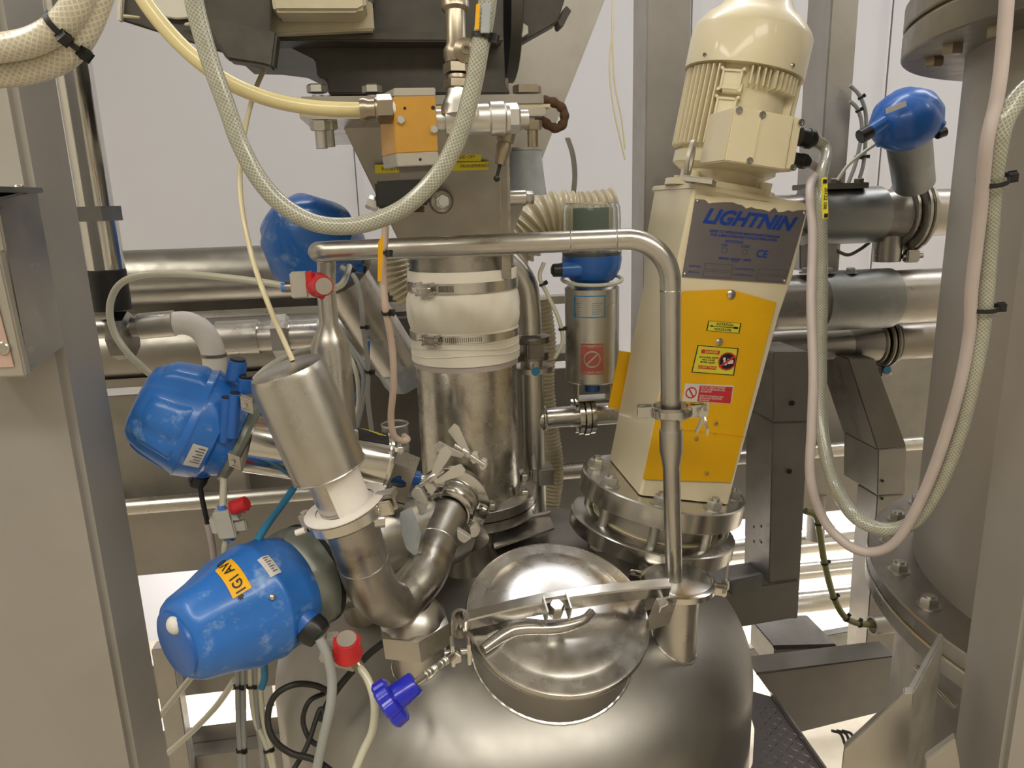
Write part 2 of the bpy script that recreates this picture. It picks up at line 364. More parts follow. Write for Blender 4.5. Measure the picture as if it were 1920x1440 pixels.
# junction box on the left post
t = empty('junction_box', A(10, 690, .80), 'dark steel junction box with a faded pink plate fixed on the left post', 'electrical box')
fr = (V((1, 0, 0)), V((0, 1, 0)), EZ)
xr = XF+.007
YF, YB = .80, .874
zt0, zt1 = A(10, 372, YF).z, A(65, 355, YB).z; zl0, zl1 = A(50, 700, YF).z, A(115, 648, YB).z
m = M(); m.hexa([V((xr-.10, YF, zt0)), V((xr, YF, zt0)), V((xr, YB, zt1)), V((xr-.10, YB, zt1)), V((xr-.10, YF, zl0)), V((xr, YF, zl0)), V((xr, YB, zl1)), V((xr-.10, YB, zl1))])
part('body', m, MAT['steel'], t)
z0, z1 = A(50, 706, .79).z, A(20, 470, .79).z
m = M(); m.prism([V((xr-.12, .788, z0)), V((xr+.004, .788, z0)), V((xr+.000, .788, z1)), V((xr-.12, .788, z1))], V((0, .011, 0)), .002); pl = part('cover_plate', m, MAT['alum'], t)
m = M(); m.prism([V((xr-.12, .787, z0+.012)), V((xr-.006, .787, z0+.012)), V((xr-.014, .787, z1-.004)), V((xr-.12, .787, z1-.004))], V((0, -.001, 0))); part('sticker', m, MAT['pinkl'], t, 'worn pink and red warning sticker')
m = M(); p = A(8, 652, .787); m.cyl(p, p+V((0, -.004, 0)), .007, n=20, bev=.001); m.box(p+V((0, -.0042, 0)), .006, .0005, .0008, fr); part('screw', m, MAT['bright'], t)
zz_ = (zt0+zt1)/2+.004
part('flange', M().box(V((xr-.05, (YF+YB)/2-.008, zz_)), .056, .046, .003, fr, .001), MAT['bright'], t)
part('screw', M().ball(V((xr-.008, YB-.02, zz_+.004)), .006, 12, (1, 1, .5)), MAT['bright'], t)
# ================================================================== right vessel
VX, VY, VR, VO, VZ, VU = .989, .93, .385, .452, 1.088, 1.862
vc = V((VX, VY, 0)); a = EZ
t = empty('process_vessel', (VX, VY, 0), 'large upright flanged steel vessel at the right, partly behind the foreground post', 'vessel')
part('shell', M().lathe(vc, a, [(VZ, 0), (VZ, VR), (VU-.02, VR), (VU-.02, 0)], 96), MAT['poststeel'], t)
part('neck', M().lathe(vc, a, [(VU+.02, 0), (VU+.02, VR-.045), (3.1, VR-.045), (3.1, 0)], 96), MAT['steelv'], t)
def ringp(z0, z1, r, ri, n=96): return [(z0, ri), (z0, r-.002), (z0+.002, r), (z1-.002, r), (z1, r-.002), (z1, ri)]
part('upper_flange', M().lathe_closed(vc, a, ringp(VU+.004, VU+.036, VO+.014, .3), 96), MAT['darker'], t)
part('gasket', M().lathe_closed(vc, a, ringp(VU-.001, VU+.004, VO+.008, .3), 96), MAT['gasket'], t)
part('upper_flange', M().lathe_closed(vc, a, ringp(VU-.034, VU-.001, VO+.014, .3), 96), MAT['darker'], t)
part('lower_flange', M().lathe_closed(vc, a, ringp(VZ-.022, VZ, VO, .3), 96), MAT['mid'], t)
part('gasket', M().lathe_closed(vc, a, ringp(VZ-.026, VZ-.022, VO-.004, .3), 96), MAT['gasket'], t)
part('lower_flange', M().lathe_closed(vc, a, ringp(VZ-.050, VZ-.026, VO, .3), 96), MAT['steel'], t)
bolts(vc+EZ*(VU+.036), a, (VR+VO)/2+.005, 26, t, .013, .012, below=.070, only=range(11, 19), ph=.05, ref=V((1, 0, 0)), mat='brass')
bolts(vc+EZ*VZ, a, (VR+VO)/2, 26, t, .013, .012, only=range(9, 20), ph=.02, ref=V((1, 0, 0)), mat='steel')
# skirt below the lower flange
part('skirt', M().lathe(vc, a, [(.02, 0), (.02, VR+.012), (VZ-.05, VR+.012), (VZ-.05, 0)], 96), MAT['steelv'], t)
def skirt(px, py, R=VR+.013):
    d = ray(px, py); e = V((VX, VY)); a_ = d.x*d.x+d.y*d.y; b_ = -2*(d.x*e.x+d.y*e.y); c_ = e.x**2+e.y**2-R*R; q = max(0, b_*b_-4*a_*c_); return CAM+d*((-b_-math.sqrt(q))/2/a_)
part('weld_seam', M().tube([skirt(1716+7.4*i, 1250+7.5*i) for i in range(11)], .003, smooth=False), MAT['bright'], t)
for (q, dd) in (([(1578, 1440), (1582, 1405), (1695, 1300), (1712, 1298), (1700, 1440)], .66), ([(1735, 1440), (1735, 1425), (1790, 1385), (1800, 1440)], .62)):
    P = [A(x, y, dd) for x, y in q]; P = [P[0]-EZ*.06]+P+[P[-1]-EZ*.06]
    part('gusset', M().prism(P, V((.005, .010, 0)), .001), MAT['steelv'], t)
p0, p1 = A(1712, 1300, .66), A(1700, 1440, .66)
part('gusset', M().hexa([p0+V((0, 0, 0)), p0+V((.09, .10, 0)), p0+V((.09, .11, 0)), p0+V((0, .01, 0)), p0-EZ*.25, p0+V((.09, .10, -.25)), p0+V((.09, .11, -.25)), p0+V((0, .01, -.25))]), MAT['steelv'], t)
# ================================================================== tank
t = TANK = empty('mixing_tank', (TC.x, TC.y, .25), 'big domed stainless mixing tank in the foreground with round hinged manhole', 'tank')
pr = [(.25, 0), (.25, TR-.03), (.28, TR)]+[(TC.z, TR)]+[(TC.z+TR/2*math.sin(x), TR*math.cos(x)) for x in [math.pi/2*i/28 for i in range(1, 28)]]+[(TC.z+TR/2, 0)]
part('shell', M().lathe(V((TC.x, TC.y, 0)), EZ, pr, 128), MAT['tank'], t)
def weld(c, axis, R, parent, r=.003, seg=120):
    """bead that follows where a nozzle meets the dome"""
    u, v = perp(axis); pts = []
    for i in range(seg):
        th = 2*math.pi*i/seg; o = c+(u*math.cos(th)+v*math.sin(th))*R+axis*.12
        s = V((1, 1, 2)); o2 = (o-TC)*s; e = (-axis)*s; a_ = e.dot(e); b_ = 2*o2.dot(e); c_ = o2.dot(o2)-TR**2; q = b_*b_-4*a_*c_
        if q < 0: continue
        pts.append(o-axis*((-b_-math.sqrt(q))/2/a_))
    m = M(); m.tube(pts+[pts[0]], r, 8, smooth=False, rf=lambda L, s_: r*(.9+.12*math.sin(L*400)))
    return part('weld_bead', m, MAT['bright'], parent)
LP, LN = dome(1036, 1203); LN = (LN+V((.02, -.02, 0))).normalized(); LR = .128
LC = LP+LN*.070                                     # centre of the lid rim
part('manhole_collar', M().lathe_closed(LP-LN*.06, LN, [(0, LR-.012), (0, LR-.006), (.126, LR-.006), (.126, LR-.012)], 96), MAT['tank'], t)
weld(LP, LN, LR-.006, t, .0035, 160)
# lid
lid = empty('manhole_lid', LC, 'polished round dished manhole lid with clamping bar on top of the tank', 'lid')
R = LR+.005
part('dished_cover', M().lathe(LC-LN*.006, LN, [(-.004, R-.004), (-.006, R), (0, R+.002), (.006, R), (.0075, R-.004), (.0074, R-.020), (.0095, R-.026), (.0125, R-.034), (.0155, R-.055), (.0165, R-.080), (.0140, .03), (.0135, 0)], 96), MAT['lid'], lid)
up_l = (EY-LN*EY.dot(LN)).normalized(); rt_l = up_l.cross(LN)
def onlid(px, py, h=0): return on(px, py, LC+LN*h, LN)
# strengthening ridge pressed in the lid
q = [onlid(x, y, .0085) for x, y in ((905, 1218), (945, 1190), (975, 1180), (1040, 1178), (1090, 1165), (1110, 1148))]
m = M(); m.tube(q, .009, 16, rf=lambda L, s_: .009*(.75+.4*math.sin(math.pi*min(1, s_*1.1)))); part('ridge', m, MAT['lid'], lid)
# clamp bar: shallow arched flat bar over the lid
b0, b1 = onlid(868, 1164, .020), onlid(1252, 1100, .040); bd = (b1-b0).normalized(); bs = LN.cross(bd).normalized(); n = 14; L = (b1-b0).length
sec = []
for i in range(n+1):
    s_ = i/n; h = .010*math.sin(math.pi*s_); c = b0+bd*L*s_+LN*h; H_ = .010+.003*math.sin(math.pi*s_)
    sec.append([c-bs*.009-LN*H_, c+bs*.009-LN*H_, c+bs*.009+LN*(H_-.002), c+bs*.007+LN*H_, c-bs*.007+LN*H_, c-bs*.009+LN*(H_-.002)])
bar = part('clamp_bar', M()._rings(sec), MAT['bright'], lid, 'arched flat steel bar across the lid')
c = onlid(1043, 1140, .046)
part('pressure_stud', M().hexn(c-LN*.012, LN, .011, .02), MAT['bright'], bar)
m = M()
for k in (1, -1): m.box(c+bd*k*.0165, .0012, .014, .013, (bd, bs, LN), .0006)
m.box(c+bs*.013, .0165, .0012, .009, (bd, bs, LN), .0006); part('stud_bracket', m, MAT['bright'], bar)
c = b0-bd*.004
part('slotted_end', M().lathe_closed(c-LN*.022, LN, [(0, .0075), (0, .0125), (.034, .0125), (.034, .0075)], 28), MAT['polish'], bar)
# hinge bracket right of the lid
hb = onlid(1238, 1115, .030)
m = M()
for k in (1, -1):
    m.prism([hb+bs*k*.015+bd*x+LN*y for x, y in ((-.015, .014), (.018, .014), (.018, -.050), (-.022, -.060))], bs*.003*k, .0008)
hg = part('hinge_bracket', m, MAT['steel'], t); mm = M(); mm.cyl(hb-bs*.022, hb+bs*.020, .0045, n=14); mm.hexn(hb-bs*.018, -bs, .013, .009); part('bolt', mm, MAT['bright'], hg)
# hinge plate at the back of the lid
q = [(918, 1008), (1030, 990), (1040, 1016), (928, 1055)]
P = [dome(x, y)[0]+EZ*.028 for x, y in q]
bp = part('back_plate', M().prism(P, -EZ*.004, .001), MAT['steel'], t, 'thin bent plate behind the lid')
m = M(); m.cyl(P[0]+EZ*.003, P[1]+EZ*.003, .0035, n=10); m.cyl(P[0]-EZ*.03, P[0]+EZ*.014, .004, n=10); m.cyl(P[1]-EZ*.025, P[1]+EZ*.006, .003, n=10); part('hinge_rod', m, MAT['bright'], bp)
# swing bolt with blue knob at the left of the collar
kp = A(858, 1222, .90)
m = M()
for k in (1, -1): m.box(kp+EX*k*.011+V((.004, .0, .002)), .0025, .014, .016, (EX, EY, EZ), .001)
m.cyl(kp-EX*.018, kp+EX*.018, .0045, n=12); m.hexn(kp+V((0, -.010, 0)), V((-.3, -1, 0)), .009, .006)
part('lug', m, MAT['bright'], t)
k0, k1 = kp, A(775, 1283, .80)
kd = (k1-k0).normalized()
m = M(); m.cyl(k0, k0+kd*.035, .006, n=16, bev=.001); m.tube([k0+kd*.034, k1+kd*.01], .0045, 12, res=1, smooth=False); sb = part('swing_bolt', m, MAT['bright'], lid)
m = M(); m.tube([k0+kd*(.034+.0006*i) for i in range(90)], .0048, 12, smooth=False, rf=lambda L, s_: .0046+.0006*(int(L/.0006) % 2)); part('thread', m, MAT['cast'], sb)
kn = A(758, 1300, .785); ka = (V((-.72, -.30, -.42))).normalized(); kn = k1
m = M(); m.lathe(kn-ka*.004, ka, [(0, 0), (0, .0135), (.002, .015), (.030, .0165), (.031, 0)], 28)
m.lathe(kn+ka*.024, ka, [(0, 0), (0, .026), (.003, .030), (.016, .031), (.019, .028), (.021, 0)], 72, mod=lambda th, tt: 1-.10*max(0, math.cos(8*th))**2)
part('hand_knob', m, MAT['knob'], lid, 'royal blue lobed hand knob')
# small nozzle with clamp cover where the bent pipe comes down
NP, NN = dome(1276, 1196); NN = V((.10, -.06, 1)).normalized(); nt_ = NP+NN*.085
NTOP = A(1264, 1098, 1.03)
NN = V((.03, 0, 1)).normalized(); NT0 = NTOP; NTOP = A(1270, 1097, 1.035); NP = NTOP-NN*.085
part('nozzle', M().lathe(NP-NN*.06, NN, [(0, 0), (0, .0345), (.136, .0345), (.143, .050), (.148, .051), (.148, 0)], 48), MAT['steel'], t); weld(NP, NN, .0335, t, .003, 80)
triclamp(NTOP+NN*.004, NN, .058, .014, V((1, -.35, -.15)), t, 'polish', name='nozzle_clamp')
m = M(); m.lathe(NTOP+NN*.006, NN, [(0, 0), (0, .052), (.004, .052), (.006, .049), (.006, 0)], 48); part('clamp_cover', m, MAT['steel'], t)
# left nozzle with the large hex nut under the U bend
HP, HN = dome(785, 1232); HN = V((-.06, -.05, 1)).normalized()
part('nozzle', M().lathe(HP-HN*.05, HN, [(0, 0), (0, .040), (.085, .040), (.085, 0)], 48), MAT['steel'], t); weld(HP, HN, .040, t, .003, 80)
m = M(); m.lathe(HP+HN*.030, HN, [(0, .02), (0, .056), (.034, .056), (.038, .050), (.038, .02)], 6, V((.25, -1, 0)), cap=True); m.lathe(HP+HN*.066, HN, [(0, 0), (0, .048), (.018, .040), (.026, .030), (.026, 0)], 40)
part('hexagon_nut', m, MAT['steel'], t)
# conical boss behind
BP, BN = dome(880, 1052)
part('conical_boss', M().lathe(BP-BN*.03, BN, [(0, 0), (0, .060), (.03, .052), (.045, .046), (.07, .040), (.07, 0)], 48), MAT['darker'], t)
# nozzle behind the lower actuator body
SP, SN = dome(700, 1130)
part('conical_boss', M().lathe(SP-SN*.04, SN, [(0, 0), (0, .06), (.05, .05), (.09, .045), (.09, 0)], 48), MAT['darker'], t)
# ================================================================== the tilted mixer
TAU = math.radians(11.2)
MA = (EZ*math.cos(TAU)+EX*math.sin(TAU)).normalized(); MX = (EX*math.cos(TAU)-EZ*math.sin(TAU)).normalized(); MY = EY
MB = A(1243, 903, 1.235)                              # centre of the top face of the mounting flange
def Lc(x, y, z): return MB+MX*x+MY*y+MA*z           # local coordinates of the mixer
def onf(px, py, y):                                  # point on the mixer plane at local depth y -> (x, z)
    P = on(px, py, MB+MY*y, MY)-MB; return P.dot(MX), P.dot(MA)
t = MIX = empty('mixer_drive', MB-MA*.1, 'tilted cream mixer drive with ribbed motor, grey name plate and yellow guard', 'mixer')
FRM = (MX, MY, MA); HY = -.088
# housing
c = {k: onf(*p, HY) for k, p in dict(tl=(1300, 356), tr=(1517, 392), ml=(1279, 545), mr=(1458, 600), bl=(1203, 912), br=(1374, 916), il=(1285, 500)).items()}
def row(x0, x1, z, y0, y1): return [Lc(x0, y0, z), Lc(x1, y0, z), Lc(x1, y1, z), Lc(x0, y1, z)]
zt = (c['tl'][1]+c['tr'][1])/2; zm = (c['ml'][1]+c['mr'][1])/2
rows = [row(c['bl'][0], c['br'][0], .002, HY, .112), row(c['bl'][0], c['br'][0], .05, HY, .112), row(c['ml'][0]-.004, c['mr'][0]+.002, zm, HY, .112), row(c['tl'][0]-.001, c['tr'][0]+.001, zt-.105, HY, .108), row(c['tl'][0], c['tr'][0], zt, HY, .10)]
def chamf(r, k):  # cut the corners of a four point row
    o = []
    for i in range(4):
        p, q, n_ = r[i], r[i-1], r[(i+1) % 4]; f = k[i]
        if f: o += [p+(q-p).normalized()*f, p+(n_-p).normalized()*f]
        else: o += [p, p+(n_-p)*.001]
    return o
m = M(); m._rings([chamf(r_, (.004, .004, .02, kk)) for r_, kk in zip(rows, (.02, .02, .03, .03, .012))]); hs = part('gear_housing', m, MAT['cream'], t)
m = M(); m.box(Lc((c['tl'][0]+c['tr'][0])/2, .006, zt+.004), (c['tr'][0]-c['tl'][0])/2+.001, .097, .005, FRM, .002); part('top_plate', m, MAT['cream'], hs)
# side guard seen as a yellow edge on the left
m = M(); m.box(Lc(c['bl'][0]-.004, .114, .15), .012, .0015, .055, FRM); part('side_guard', m, MAT['yellow'], t, 'edge of a yellow guard on the left side')
def face(px, py, y=HY-.0015):
    x, z = onf(px, py, y); return Lc(x, y, z)
# chips in the paint
m = M(); rg = random.Random(3)
for (x0, y0, x1, y1, n_) in ((1283, 370, 1262, 530, 9), (1262, 560, 1215, 790, 12), (1200, 560, 1150, 780, 9)):
    for k in range(n_):
        s_ = rg.random(); x, z = onf(x0+(x1-x0)*s_-6, y0+(y1-y0)*s_, HY)
# name plate
NPQ = [(1304, 372), (1513, 394), (1473, 532), (1279, 519)]
def npf(u, v, y=HY-.002):                             # u right 0..1, v down 0..1 over the plate
    P = [V(onf(a_, b_, y)).to_2d() for a_, b_ in NPQ]; q = (P[0]*(1-u)+P[1]*u)*(1-v)+(P[3]*(1-u)+P[2]*u)*v; return Lc(q.x, y, q.y)
np_ = part('name_plate', M().prism([npf(0, 0), npf(1, 0), npf(1, 1), npf(0, 1)], MY*.0015), MAT['nameplate'], t, 'grey metal name plate with blue lettering')
def npt(m, s, u, v, size, **k):                       # size in plate heights
    H_ = (npf(0, 0)-npf(0, 1)).length; W_ = (npf(0, 0)-npf(1, 0)).length
    text(m, s, size, lambda x, y: npf(u+x*H_/W_, v-y, HY-.0026), **k)
m = M(); npt(m, 'LIGHTNIN', .50, .21, .255, shear=.35, bold=.010, sx=1.06)
npt(m, 'REFER TO OPERATION MAINTENANCE MANUAL', .50, .385, .046, bold=.001); npt(m, 'FOR LUBRICATION AND TORQUE INSULATION', .50, .432, .044, bold=.001)
npt(m, 'ROTATION', .42, .50, .05, bold=.001); npt(m, 'CW', .335, .555, .05, bold=.001); npt(m, 'CCW', .53, .55, .05, bold=.001)
npt(m, 'CE', .70, .63, .14, bold=.002); npt(m, 'SERVICE - REPORT - PARTS', .46, .725, .04, bold=.001); npt(m, 'WWW', .46, .755, .03)
npt(m, 'UNIT NO', .10, .855, .04); npt(m, 'SERIAL NO', .10, .93, .036); npt(m, 'ORDER REFERENCE', .57, .845, .034); npt(m, 'CUSTOMER ITEM NO', .57, .925, .032)
part('lettering', m, MAT['navy'], np_, 'blue lettering')
m = M(); fn = lambda x, y: npf(x, y, HY-.0025)
for (x0, y0, x1, y1) in ((.19, .80, .46, .88), (.19, .90, .46, .98), (.70, .82, .98, .89), (.70, .91, .98, .98), (.32, .585, .37, .65), (.51, .585, .56, .65)): frame_lines(m, fn, x0, y0, x1, y1, .006)
part('line_work', m, MAT['inkg'], np_)
for k in ((.02, .03), (.98, .04), (.98, .96), (.02, .96)): part('rivet', M().ball(npf(*k), .003, 10), MAT['bright'], np_)
m = M(); pts = [npf(.0, -.03)]; rg = random.Random(8)                      # paint overlapping the upper edge of the plate
top = [npf(i/24, .0+.045*rg.random()+(.05 if i > 9 and i < 20 else 0)*rg.random(), HY-.0028) for i in range(25)]
m.prism([npf(0, -.05, HY-.0028)]+top+[npf(1, -.05, HY-.0028)], MY*.002); part('paint_edge', m, MAT['cream'], np_)
# yellow guard: five sided sheet
GQ = [(1281, 546), (1370, 543), (1456, 567), (1371, 905), (1206, 899)]
gd = part('belt_guard', M().prism([face(a_, b_, HY-.004) for a_, b_ in GQ], MY*.003, .0006), MAT['yellow'], t, 'five sided yellow guard sheet')
part('seam', M().prism([face(1246, 800, HY-.0048), face(1395, 818, HY-.0048), face(1395, 820, HY-.0048), face(1246, 802, HY-.0048)], MY*.0007), MAT['orange'], gd)
for (a_, b_, r_) in ((1371, 552, .0072), (1349, 641, .006), (1342, 793, .0035), (1340, 813, .001), (1306, 822, .0035), (1325, 887, .0035)):
    p = face(a_, b_, HY-.005); m = M(); m.lathe(p, -MY, [(0, 0), (0, r_), (.001, r_), (.0035, r_*.55), (.0035, 0)], 20); m.box(p-MY*.0036, r_*.6, .0004, .0007, FRM); part('screw', m, MAT['bright'], gd)
def sticker(q, mat, parent, label, d=HY-.0046):
    def f_(u, v, lift=0):
        P = [V(onf(a_, b_, d)).to_2d() for a_, b_ in q]; r_ = (P[0]*(1-u)+P[1]*u)*(1-v)+(P[3]*(1-u)+P[2]*u)*v; return Lc(r_.x, d-lift, r_.y)
    asp = (f_(0, 0)-f_(1, 0)).length/(f_(0, 0)-f_(0, 1)).length
    o = part('sticker', M().prism([f_(0, 0), f_(1, 0), f_(1, 1), f_(0, 1)], MY*.0005), mat, parent, label); return o, f_, asp
so, f_, asp = sticker([(1328, 601), (1390, 606), (1386, 625), (1324, 620)], MAT['sticky'], gd, 'small yellow rotation arrow sticker')
fl = lambda u, v: f_(u, v, .0004)
m = M(); frame_lines(m, fl, 0, 0, 1, 1, .03); text(m, 'ROTATION', .34, lambda x, y: fl(.52+x/asp, .28-y), bold=.006); text(m, 'ROTATION', .34, lambda x, y: fl(.48-x/asp, .74+y), bold=.006)
rect(m, fl, .12, .47, .85, .53); m.faces([fl(.06, .5), fl(.16, .40), fl(.16, .60)], [(0, 1, 2)]); rect(m, fl, .80, .40, .93, .60); part('lettering', m, MAT['ink'], so)
so, f2, asp = sticker([(1308, 647), (1385, 653), (1376, 704), (1296, 698)], MAT['sticky'], gd, 'yellow danger sticker with a round no-hands sign')
fl = lambda u, v: f2(u, v, .0004); fl2 = lambda u, v: f2(u, v, .0008); fl3 = lambda u, v: f2(u, v, .0012)
m = M(); frame_lines(m, fl, 0, 0, 1, 1, .025)
for k, s_ in enumerate(('ROTATING PARTS', 'WILL CAUSE', 'SEVERE INJURY')): text(m, s_, .085, lambda x, y: fl(.33+x/asp, .42+.09*k-y), bold=.002)
def disc(m, fn, cx, cy, r, asp, r0=0, n=28):
    vs = [fn(cx+r*math.cos(2*math.pi*i/n)/asp, cy+r*math.sin(2*math.pi*i/n)) for i in range(n)]
    if r0:
        vs += [fn(cx+r0*math.cos(2*math.pi*i/n)/asp, cy+r0*math.sin(2*math.pi*i/n)) for i in range(n)]
        return m.faces(vs, [(i, (i+1) % n, n+(i+1) % n, n+i) for i in range(n)])
    return m.faces(vs, [tuple(range(n))])
disc(m, fl, .78, .5, .30, asp); part('lettering', m, MAT['ink'], so)
m = M(); rect(m, fl, .12, .14, .56, .28); rect(m, fl, .12, .72, .56, .84); disc(m, fl2, .78, .5, .33, asp, .28)
m.faces([fl3(.60, .70), fl3(.63, .76), fl3(.96, .30), fl3(.93, .24)], [(0, 1, 2, 3)]); part('red_sign', m, MAT['rede'], so)
m = M()
for (x, y) in ((.70, .42), (.72, .52), (.75, .60)): disc(m, fl2, x, y, .055, asp, n=10)
m.faces([fl2(.77, .40), fl2(.92, .44), fl2(.93, .56), fl2(.80, .60)], [(0, 1, 2, 3)]); part('hand_sign', m, MAT['whitei'], so)
m = M(); text(m, 'DANGER', .12, lambda x, y: fl2(.36+x/asp, .21-y), bold=.003); text(m, 'DO NOT TOUCH', .09, lambda x, y: fl2(.34+x/asp, .78-y), bold=.002); part('lettering', m, MAT['sticky'], so)
so, f4, asp = sticker([(1285, 719), (1376, 723), (1371, 758), (1279, 752)], MAT['whitei'], gd, 'white and red operating notice sticker')
gl = lambda u, v: f4(u, v, .0004); gl2 = lambda u, v: f4(u, v, .0008)
m = M(); rect(m, gl, .30, .08, .98, .96); disc(m, gl, .15, .5, .32, asp, .25); m.faces([gl(.08, .30), gl(.10, .24), gl(.22, .70), gl(.20, .76)], [(0, 1, 2, 3)]); part('red_print', m, MAT['rede'], so)
m = M()
for k, s_ in enumerate(('DO NOT OPERATE THE MIXER', 'UNTIL THE MECHANICAL SEAL', 'HAS BEEN SET.', '', 'REFER TO THE INSTRUCTION', 'MANUAL FOR THE SETTING', 'PROCEDURE')):
    if s_: text(m, s_, .125, lambda x, y: gl2(.33+x/asp, .16+.12*k-y), bold=.002, align='LEFT', sx=.82)
part('lettering', m, MAT['whitei'], so)
# mounting flange, spacer, lower flange
part('mounting_flange', M().lathe(MB, MA, [(-.036, 0), (-.036, .142), (-.034, .1445), (-.002, .1445), (0, .142), (0, 0)], 96), MAT['bright'], t)
part('spacer', M().lathe(MB, MA, [(-.07, 0), (-.07, .104), (-.034, .104), (-.034, 0)], 72), MAT['steel'], t)
part('gasket', M().lathe(MB-MA*.070+MX*.002, MA, [(-.003, 0), (-.003, .112), (0, .112), (0, 0)], 72, mod=lambda th, tt: 1+.012*math.sin(5*th)+.008*math.sin(11*th)), MAT['gasket'], t)
bf = part('lower_flange', M().lathe(MB-MX*.004, MA, [(-.103, 0), (-.103, .142), (-.101, .147), (-.077, .147), (-.074, .143), (-.073, 0)], 96), MAT['bright'], t)
part('weld_neck', M().lathe(MB, MA, [(-.18, 0), (-.18, .108), (-.12, .108), (-.102, .112), (-.102, 0)], 72), MAT['darker'], t)
bolts(MB, MA, .122, 8, t, .0135, .013, below=.105, ph=math.radians(23), ref=MX, mat='cast', stud=.007)
# motor: feet flange, body with fins, fan cover
mcx, mcz = onf(1352, 345, 0); m_top = onf(1397, 112, 0)
mc = Lc(onf(1349, 350, -.0)[0]-.0, .0, zt+.008)
MAX_ = MA
mo = empty
m = M(); m.lathe(mc, MAX_, [(0, 0), (0, .088), (.010, .088), (.012, .066), (.05, .066), (.05, 0)], 48)
for k in range(4):
    th = math.radians(35+90*k); p = mc+(MX*math.cos(th)+MY*math.sin(th))*.080; m.cyl(p, p+MAX_*.022, .010, n=14)
part('motor_flange', m, MAT['cream'], t)
LB = (Lc(*(onf(1396, 112, -.09)[0:1]), -.09, onf(1396, 112, -.09)[1])-mc).dot(MAX_)
m = M(); m.lathe(mc, MAX_, [(.030, 0), (.030, .070), (.038, .082), (.055, .082), (.060, .074), (LB-.02, .074), (LB+.01, .070), (LB+.01, 0)], 72); mb = part('motor_body', m, MAT['cream'], t)
m = M()
for k in range(56):
    th = 2*math.pi*(k+.5)/56; deg = math.degrees(th) % 360
    if 223 < deg < 250: continue                                    # smooth cast strip facing the viewer
    z0 = .060 if not (250 <= deg <= 312) else .150
    rr = .089 if (k % 7) else .085
    d = MX*math.cos(th)+MY*math.sin(th); e = MAX_.cross(d)
    q = [mc+MAX_*z0+d*.072, mc+MAX_*(z0+.004)+d*rr, mc+MAX_*(LB-.004)+d*rr, mc+MAX_*(LB+.004)+d*.072]
    m.prism([p-e*.0011 for p in q], e*.0022)
part('cooling_fins', m, MAT['cream'], mb)
m = M()
for z in (.065, .105, .145, .19):                                   # cast steps on the smooth strip
    d = MX*math.cos(math.radians(236))+MY*math.sin(math.radians(236)); e = MAX_.cross(d)
    m.box(mc+MAX_*(z+.012)+d*.078, .015, .008, .014, (e, d, MAX_), .003); m.cyl(mc+MAX_*(z)+d*.080-e*.010, mc+MAX_*z+d*.080+e*.018, .008, n=14)
part('cast_lug', m, MAT['cream'], mb)
part('fan_cover', M().lathe(mc, MAX_, [(LB, .090), (LB, .0925), (LB+.058, .0925), (LB+.066, .089), (LB+.082, .076), (LB+.094, .060), (LB+.12, .045), (LB+.12, 0)], 72), MAT['cream'], t)
part('fan_opening', M().lathe(mc, MAX_, [(LB+.0005, .074), (LB+.0005, .0905), (LB+.004, .0905), (LB+.004, .074)], 72), MAT['dark'], t)
for dg in (292, 205):
    d = MX*math.cos(math.radians(dg))+MY*math.sin(math.radians(dg)); p = mc+MAX_*(LB+.008)+d*.0925; m = M(); m.lathe(p, d, [(0, 0), (0, .0035), (.003, .0025), (.003, 0)], 14); part('screw', m, MAT['bright'], t)
# terminal box
TQ = [(1378, 200), (1504, 222), (1487, 322), (1358, 302)]
ty = -.150
P = [V(onf(a_, b_, ty)).to_2d() for a_, b_ in TQ]
fr4 = [Lc(q.x, ty, q.y) for q in P]; bk = [p+MY*.09 for p in fr4]
tb = part('terminal_box', M().hexa(fr4[::-1]+bk[::-1]), MAT['cream'], t)
def tq(u, v, lift=.001): r_ = (P[0]*(1-u)+P[1]*u)*(1-v)+(P[3]*(1-u)+P[2]*u)*v; return Lc(r_.x, ty-lift, r_.y)
m = M(); m.prism([tq(.0, .0, 0), tq(.86, 0, 0), tq(.86, 1, 0), tq(0, 1, 0)], -MY*.004, .0015); m.prism([tq(.88, .03, 0), tq(.985, .03, 0), tq(.985, .97, 0), tq(.88, .97, 0)], -MY*.003, .001)
m.prism([tq(.36, 0, .004), tq(.385, 0, .004), tq(.385, 1, .004), tq(.36, 1, .004)], -MY*.0015, .0005)
text(m, 'WEG', .14, lambda x, y: tq(.55+y*.9, .5+x, .0045)) if False else None
part('lid', m, MAT['cream'], tb)
for (u, v) in ((.39, .07), (.97, .09), (.33, .93), (.965, .93), (.05, .06)):
    p = tq(u, v, .004); m = M(); m.lathe(p, -MY, [(0, 0), (0, .0048), (.0025, .0048), (.0025, .0028), (.0015, .0028), (.0015, 0)], 18); part('screw', m, MAT['bright'], tb)
for k, (a_, b_) in enumerate(((1506, 258), (1494, 300))):
    x, z = onf(a_, b_, ty+.035); p = Lc(x, ty+.035, z); r_ = (.0135, .0105)[k]
    m = M(); m.lathe(p-MX*.006, MX, [(0, 0), (0, r_), (.012, r_), (.013, r_*1.1), (.020, r_*1.05), (.026, r_*.7), (.026, 0)], 12); part('cable_gland', m, MAT['black'], tb); 
    if k == 0: GL1 = p+MX*.018
    else: GL2 = p+MX*.018
